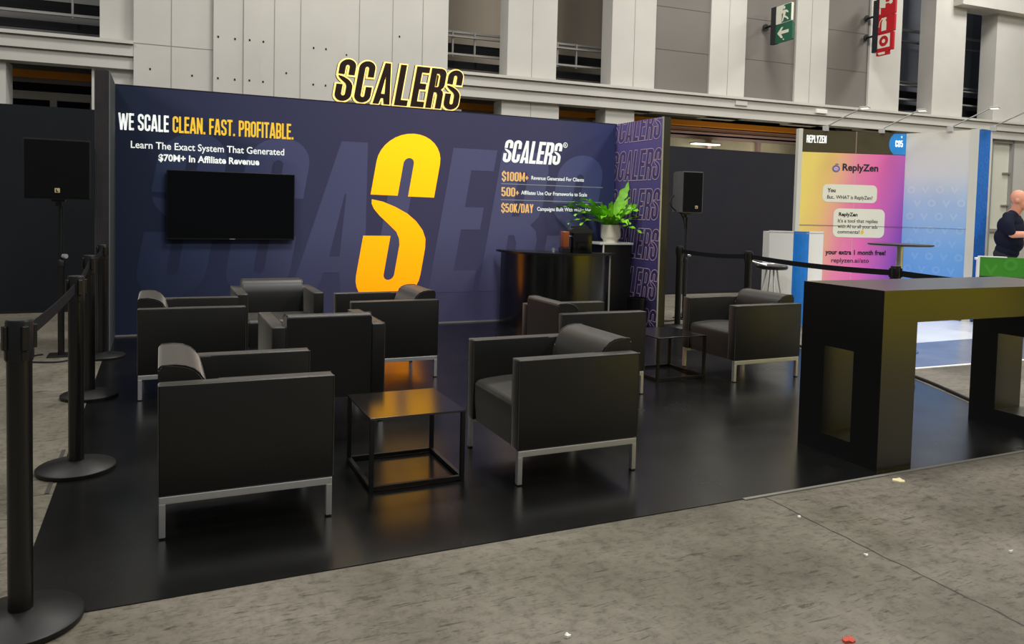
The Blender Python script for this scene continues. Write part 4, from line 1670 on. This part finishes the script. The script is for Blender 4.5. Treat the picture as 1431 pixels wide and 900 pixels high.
# spotlights clamped to the booth's top edge
SPN = Vector((-bd.y, bd.x))
if SPN.y > 0:
    SPN = -SPN
spots = [(BP0 + bd * .40, 'first arm spotlight from the left on top of the colourful booth'), (BP0 + bd * 1.25, 'second arm spotlight from the left, above the pink and purple panel'),
         (Vector((9.80, 7.12)), 'third arm spotlight, above the pale blue booth panel'), (Vector((10.13, 6.74)), 'arm spotlight farthest right, on top of the blue booth column')]
sp0 = None
for p, lab in spots:
    rz = atan2(-.8, .35) + pi / 2
    if sp0 is None:
        sp0 = thing('arm_spotlight', lab, 'lamp', (p.x, p.y, BH + .01), rz, group='arm spotlights on the booth wall')
        bm = NB()
        box(bm, -.03, .03, -.03, .04, -.02, .05, r=.004)
        mesh_obj('clamp', bm, mat('lamp_grey', (190, 190, 186), rough=.4), sp0)
        bm = NB()
        tube(bm, [(0, 0, .04), (0, -.46, .27)], .009, 8)
        mesh_obj('arm', bm, mat('lamp_arm_grey', (150, 150, 148), rough=.4, metal=.4), sp0, True)
        bm = NB()
        box(bm, -.07, .07, -.56, -.45, .262, .282, r=.006)
        hd = mesh_obj('lamp_head', bm, mat('lamp_grey', (190, 190, 186)), sp0)
        bm = NB()
        box(bm, -.055, .055, -.55, -.46, .258, .262)
        mesh_obj('lens', bm, mat('lamp_lens', (235, 235, 230), rough=.3, emit=(255, 250, 235), strength=1.0), hd)
    else:
        dup(sp0, (p.x, p.y, BH + .01), rz, lab)

# white counter with blue stripe, bar stool, high table
kc = thing('counter', 'white standing counter with a blue centre stripe in front of the charcoal partition', 'counter', (7.385, 7.41, 0), atan2(7.268 - 7.552, 7.697 - 7.074))
Wc = .345
bm = NB()
arcf = [(x, -.18 * (1 - (x / Wc) ** 2)) for x in [(-Wc + 2 * Wc * i / 14) for i in range(15)]]
bm2 = NB()
n0 = len(arcf)


def panel_strip(bm, i0, i1, z0, z1):
    pts = [(arcf[i][0], arcf[i][1]) for i in range(i0, i1 + 1)]
    pts += [(x, y + .03) for x, y in reversed(pts)]
    prism(bm, pts, 'z', z0, z1)


panel_strip(bm, 0, 5, 0, 1.18)
panel_strip(bm, 9, 14, 0, 1.18)
mesh_obj('white_panel', bm, WHITELAM, kc)
panel_strip(bm2, 5, 9, 0, 1.18)
mesh_obj('blue_stripe', bm2, mat('bright_blue_print', (24, 128, 226), rough=.4, vary=.08, vary_scale=10), kc)
bm = NB()
prism(bm, arcf + [(Wc, .25), (-Wc, .25)], 'z', 1.15, 1.165)
mesh_obj('counter_shelf', bm, WHITELAM, kc)
bm = NB()
for s in (-1, 1):
    x0, x1 = sorted((s * Wc, s * (Wc - .02)))
    box(bm, x0, x1, .03, .25, 0, 1.15)
mesh_obj('side_panel', bm, WHITELAM, kc)

bs = thing('bar_stool', 'chrome bar stool with a round black seat before the white and blue counter', 'stool', (6.80, 7.20, 0), -1.0)
bm = NB()
lathe(bm, [(0, .715), (.17, .715), (.185, .73), (.185, .755), (.17, .768), (0, .772)], seg=32)
mesh_obj('seat', bm, mat('stool_black', (18, 18, 18), rough=.35), bs, True)
bm = NB()
tube(bm, [(-.185 - .02 + .0, 0, .775)] + [(-.12 + .17 * cos(a), .17 * sin(a), .80 + .05 * (1 - abs(sin(a)))) for a in [pi * .5 + pi * i / 14 for i in range(15)]][0:0] + [(-.02, .165, .765), (-.18, .15, .80), (-.28, .08, .825), (-.28, -.08, .825), (-.18, -.15, .80), (-.02, -.165, .765)], .011, 10)
mesh_obj('back_loop', bm, CHROME, bs, True)
for a in (.5, 2.1, 3.7, 5.3):
    bm = NB()
    tube(bm, smooth_path([(.06 * cos(a), .06 * sin(a), .72), (.09 * cos(a), .09 * sin(a), .55), (.16 * cos(a), .16 * sin(a), .25), (.24 * cos(a), .24 * sin(a), .012)], 5), .012, 10)
    mesh_obj('leg', bm, CHROME, bs, True)
bm = NB()
tube(bm, [(.165 * cos(2 * pi * k / 24), .165 * sin(2 * pi * k / 24), .25) for k in range(24)], .009, 8, closed=True)
mesh_obj('footrest_ring', bm, CHROME, bs, True)

ht = thing('high_table', 'round black standing table on a chrome pole behind the bar table', 'table', (6.93, 5.53, .003))
bm = NB()
lathe(bm, [(0, 1.085), (.29, 1.085), (.31, 1.095), (.31, 1.105), (0, 1.108)], seg=44)
mesh_obj('tabletop', bm, BLACKMETAL, ht, True)
bm = NB()
tube(bm, [(0, 0, .02), (0, 0, 1.085)], .032, 18)
mesh_obj('pole', bm, CHROME, ht, True)
bm = NB()
lathe(bm, [(0, 0), (.215, 0), (.215, .010), (.05, .028), (0, .03)], seg=44)
mesh_obj('base', bm, mat('steel_base', (120, 140, 170), rough=.25, metal=.8), ht, True)

# green counter and what is on it
gc = thing('counter', 'low counter with a green patterned front panel at the right edge, before the person', 'counter', (9.03, 6.12, 0), radians(-51))
bm = NB()
box(bm, .02, 1.1, 0, .05, .70, .935)
gp = mesh_obj('green_panel', bm, mat('grass_green_print', (62, 146, 36), rough=.5), gc)
bm = NB()
for k in range(5):
    P = plane_map((.14 + k * .2, -.002, .82 + (.03 if k % 2 else -.03)), UX, 1, 1, NY)
    if k % 2:
        ribbon(bm, earc(0, 0, .055, .055, 0, 360, 18)[:-1], .018, P, closed=True)
    else:
        ribbon(bm, [(-.06, .05), (0, -.05), (.06, .05)], .018, P)
mesh_obj('symbol_pattern', bm, mat('light_green_print', (74, 157, 47), rough=.5), gp)
bm = NB()
box(bm, 0, .022, -.006, .05, 0, .94)
box(bm, .022, .30, -.004, .05, .930, .942)
mesh_obj('edge_trim', bm, WHITELAM, gc)
bm = NB()
box(bm, .022, 1.1, -.002, .05, 0, .70)
mesh_obj('black_front', bm, RUBBER, gc)
bm = NB()
box(bm, .0, 1.1, .05, .45, .88, .905)
box(bm, .022, .06, .05, .45, 0, .88)
mesh_obj('worktop', bm, WHITELAM, gc)

# ================================================================== WALL SIGNS (project from the hall wall)


def sign_panel(name, lab, u, ylist, cat, z_lo, z_hi):
    o = thing(name, lab, cat, HLOC + Vector((cos(HA) * u, sin(HA) * u, 0)), HA)
    bm = NB()
    box(bm, -.03, .06, -.345, -.20, z_lo - .02, z_hi - .03)
    mesh_obj('back_rail', bm, mat('sign_rail', (34, 36, 44), rough=.5), o)
    for z in ylist:
        bm = NB()
        tube(bm, [(0, 0, z), (0, -.22, z)], .024, 12)
        lathe(bm, [(0, z - .075), (.0, z - .075)], seg=3)
        bmesh.ops.delete(bm, geom=[v for v in bm.verts if not v.link_faces], context='VERTS')
        tube(bm, [(0, 0, z), (0, -.02, z)], .075, 18)
        mesh_obj('bracket', bm, RUBBER, o, True)
    return o


def vplate(o, name, y0, y1, z0, z1, m, x=-.02, th=.05, r=.02):
    bm = NB()
    prism(bm, [(a, b) for a, b in _rr(y0, z0, y1, z1, r)], 'x', x, x + th)
    return mesh_obj(name, bm, m, o)


SGREEN = mat('exit_green', (12, 92, 66), rough=.4)
SRED = mat('fire_red', (190, 16, 34), rough=.4)
SCREAM = mat('sign_cream', (226, 224, 206), rough=.4)


def icon(parent, m, contours, x=-.0225):
    """flat pictogram in the sign's (depth, height) plane; depth runs outwards from the wall"""
    bm = NB()
    for c in contours:
        fill(bm, [c], lambda a, b, d: Vector((x, -a, b)))
    return mesh_obj('pictogram', bm, m, parent)


ex = sign_panel('exit_sign', 'green emergency exit sign with running figure and arrow projecting from the hall wall', 10.87, (5.33,), 'sign', 4.95, 5.72)
p1 = vplate(ex, 'running_man_plate', -.80, -.34, 5.31, 5.68, SCREAM)
icon(p1, SGREEN, [[(.52, 5.32), (.79, 5.32), (.79, 5.67), (.58, 5.67), (.52, 5.5)]])
icon(p1, SCREAM, [earc(.59, 5.615, .028, .032, 0, 359, 14), [(.56, 5.57), (.66, 5.56), (.72, 5.51), (.70, 5.49), (.64, 5.52), (.62, 5.45), (.70, 5.40), (.73, 5.36), (.70, 5.35), (.66, 5.39), (.59, 5.42), (.56, 5.34), (.53, 5.34), (.55, 5.44), (.56, 5.51), (.51, 5.49), (.49, 5.51)]], x=-.0245)
p2 = vplate(ex, 'arrow_plate', -.84, -.34, 4.93, 5.30, SGREEN)
icon(p2, SCREAM, [[(.40, 5.12), (.52, 5.23), (.58, 5.23), (.52, 5.155), (.74, 5.155), (.74, 5.09), (.52, 5.09), (.58, 5.01), (.52, 5.01)], [(.56, 4.985), (.62, 4.985), (.60, 4.95)]])

fs = sign_panel('fire_sign', 'red fire equipment sign stack projecting from the hall wall', 13.65, (5.83, 5.40), 'sign', 5.05, 6.20)
p1 = vplate(fs, 'alarm_plate', -.78, -.30, 5.79, 6.22, SRED)
icon(p1, SCREAM, [[(.36, 6.16), (.36, 5.98), (.52, 5.95), (.52, 6.14)], earc(.66, 6.05, .05, .045, 0, 359, 14), [(.52, 6.07), (.62, 6.06), (.62, 6.04), (.52, 6.04)], [(.36, 5.97), (.40, 5.97), (.40, 5.83), (.36, 5.84)]])
p2 = vplate(fs, 'extinguisher_plate', -.78, -.30, 5.42, 5.78, SRED)
icon(p2, SCREAM, [[(.44, 5.46), (.44, 5.65), (.47, 5.70), (.44, 5.71), (.40, 5.66), (.375, 5.55), (.36, 5.56), (.385, 5.68), (.44, 5.74), (.56, 5.74), (.57, 5.71), (.54, 5.69), (.57, 5.64), (.57, 5.46)]])
p3 = vplate(fs, 'hose_plate', -.76, -.30, 5.02, 5.41, SRED)
icon(p3, SCREAM, [[(.35, 5.09), (.68, 5.09), (.68, 5.38), (.35, 5.38)], ])
icon(p3, SRED, [earc(.515, 5.235, .12, .115, 0, 359, 24)], x=-.0245)
icon(p3, SCREAM, [earc(.515, 5.235, .045, .043, 0, 359, 16)], x=-.0265)
p4 = vplate(fs, 'lower_plate', -.66, -.32, 4.93, 5.02, SRED)
icon(p4, SCREAM, [[(.40, 4.95), (.56, 4.95), (.56, 5.0), (.36, 5.0)]])

# ================================================================== LITTER ON THE CONCRETE


def scrap(lab, x, y, s, m, seed, name='paper_scrap'):
    rnd = random.Random(seed)
    bm = NB()
    n = 9
    top = []
    for k in range(n):
        a = 2 * pi * k / n
        r = s * (.6 + .5 * rnd.random())
        top.append((r * 1.3 * cos(a), r * sin(a)))
    lo = [bm.verts.new((p[0], p[1], .001)) for p in top]
    hi = [bm.verts.new((p[0] * .95, p[1] * .95, .004 + .008 * rnd.random())) for p in top]
    c = bm.verts.new((0, 0, .010))
    for k in range(n):
        bm.faces.new((lo[k], lo[(k + 1) % n], hi[(k + 1) % n], hi[k]))
        bm.faces.new((hi[k], hi[(k + 1) % n], c))
    bm.faces.new(lo)
    o = mesh_obj(name, bm, m, None, False, (x, y, 0))
    return tag(o, lab, 'litter')


PAPER = mat('cream_paper', (232, 220, 178), rough=.8)
CRUMB = mat('white_crumb', (228, 226, 216), rough=.8)
scrap('torn cream paper scrap on the concrete before the bar table', 3.50, 2.735, .032, PAPER, 3)
scrap('red paper scrap on the concrete at the bottom edge', 2.022, 1.735, .017, mat('red_scrap', (196, 78, 62), rough=.8), 5)
scrap('white crumb on the concrete beside the floor joint, nearest the stand floor', 2.64, 2.565, .009, CRUMB, 8, 'crumb')
scrap('white crumb on the concrete below the floor joint, right of centre', 2.60, 2.165, .009, CRUMB, 9, 'crumb')
scrap('round white crumb on the concrete at the bottom centre', 1.191, 2.10, .010, CRUMB, 10, 'crumb')
scrap('white crumb on the concrete at the far right', 3.197, 1.963, .009, CRUMB, 11, 'crumb')

# ================================================================== PERSON (right edge, behind the green counter)
pr = thing('person', 'bald person in a navy t-shirt leaning forward behind the green counter', 'person', (10.062, 6.45, .003), radians(-70))


def remesh(o, v):
    md = o.modifiers.new('remesh', 'REMESH')
    md.mode = 'VOXEL'
    md.voxel_size = v
    md.use_smooth_shade = True
    sm = o.modifiers.new('smooth', 'SMOOTH')
    sm.iterations = 4
    return o


def limb(bm, pts, rad):
    p = smooth_path(pts, 5)
    n = len(pts)
    rr_ = []
    for i in range(len(p)):
        t = i / 5
        k = min(int(t), n - 2)
        rr_.append(rad[k] + (rad[k + 1] - rad[k]) * (t - k))
    tube(bm, p, rr_, 14)
    for q, r in ((p[0], rr_[0]), (p[-1], rr_[-1])):
        ellipsoid(bm, q, r, r, r, seg=12, rings=8)


SK = mat('skin', (226, 158, 132), rough=.5, vary=.06, vary_scale=12)
NAVY = mat('navy_cotton', (22, 26, 46), rough=.85, spec=.2)
JEANS = mat('dark_denim', (34, 36, 46), rough=.9)
bm = NB()
tilt = Matrix.Rotation(.38, 3, 'Y')
ellipsoid(bm, (.290, 0, 1.660), .098, .076, .118, tilt)          # skull
ellipsoid(bm, (.330, 0, 1.595), .070, .060, .085, tilt)           # jaw and face
ellipsoid(bm, (.400, 0, 1.61), .018, .014, .026, tilt, 10, 8)   # nose
ellipsoid(bm, (.377, 0, 1.555), .022, .026, .012, tilt, 10, 8)   # mouth
for s in (-1, 1):
    ellipsoid(bm, (.280, s * .078, 1.63), .020, .010, .032, tilt, 10, 8)
    ellipsoid(bm, (.370, s * .030, 1.65), .016, .018, .010, tilt, 10, 8)  # brow
limb(bm, [(.17, 0, 1.44), (.22, 0, 1.50), (.265, 0, 1.58)], [.072, .062, .060])
limb(bm, [(.0, 0, .95), (.08, 0, 1.15), (.17, 0, 1.38)], [.10, .09, .08])
for s in (-1, 1):
    limb(bm, [(.17, s * .19, 1.40), (.16, s * .235, 1.28), (.17, s * .225, 1.20)], [.055, .049, .044])
    limb(bm, [(.17, s * .225, 1.20), (.31, s * .18, 1.205), (.43, s * .13, 1.205)], [.046, .040, .028])
    ellipsoid(bm, (.485, s * .12, 1.20), .050, .018, .040, None, 14, 8)
    for k in range(4):
        zz = 1.227 - k * .018
        ln = (.060, .070, .066, .052)[k]
        limb(bm, [(.52, s * .12, zz), (.52 + ln * .5, s * .112, zz - .004), (.52 + ln * .9, s * .088, zz - .010)], [.0092, .0086, .0075])
    limb(bm, [(.465, s * .112, 1.23), (.495, s * .085, 1.243), (.525, s * .072, 1.237)], [.012, .0105, .009])
    limb(bm, [(.0, s * .09, .92), (.01, s * .10, .50), (-.01, s * .10, .09)], [.085, .058, .042])
    limb(bm, [(-.02, s * .10, .045), (.12, s * .11, .035)], [.042, .034])
def upright(bm):
    for v in bm.verts:
        if v.co.z > .95:
            v.co.x -= .24 * (v.co.z - .95)


upright(bm)
body = remesh(mesh_obj('body', bm, SK, pr, True), .008)
bm = NB()
ellipsoid(bm, (.02, 0, .97), .135, .18, .12)
ellipsoid(bm, (.07, 0, 1.12), .165, .195, .17)
ellipsoid(bm, (.13, 0, 1.27), .160, .200, .17)
ellipsoid(bm, (.165, 0, 1.37), .115, .190, .10)
limb(bm, [(.17, -.16, 1.43), (.195, 0, 1.46), (.17, .16, 1.43)], [.055, .062, .055])
for s in (-1, 1):
    limb(bm, [(.165, s * .17, 1.42), (.155, s * .237, 1.33), (.160, s * .240, 1.245)], [.070, .070, .066])
upright(bm)
shirt = remesh(mesh_obj('tshirt', bm, NAVY, pr, True), .010)
bm = NB()
ellipsoid(bm, (0, 0, .94), .14, .178, .11)
for s in (-1, 1):
    limb(bm, [(.0, s * .09, .90), (.01, s * .10, .50), (-.01, s * .10, .11)], [.100, .076, .062])
remesh(mesh_obj('trousers', bm, JEANS, pr, True), .012)
for s in (-1, 1):
    bm = NB()
    ellipsoid(bm, (.05, s * .108, .045), .135, .050, .045)
    mesh_obj('shoe', bm, RUBBER, pr, True)
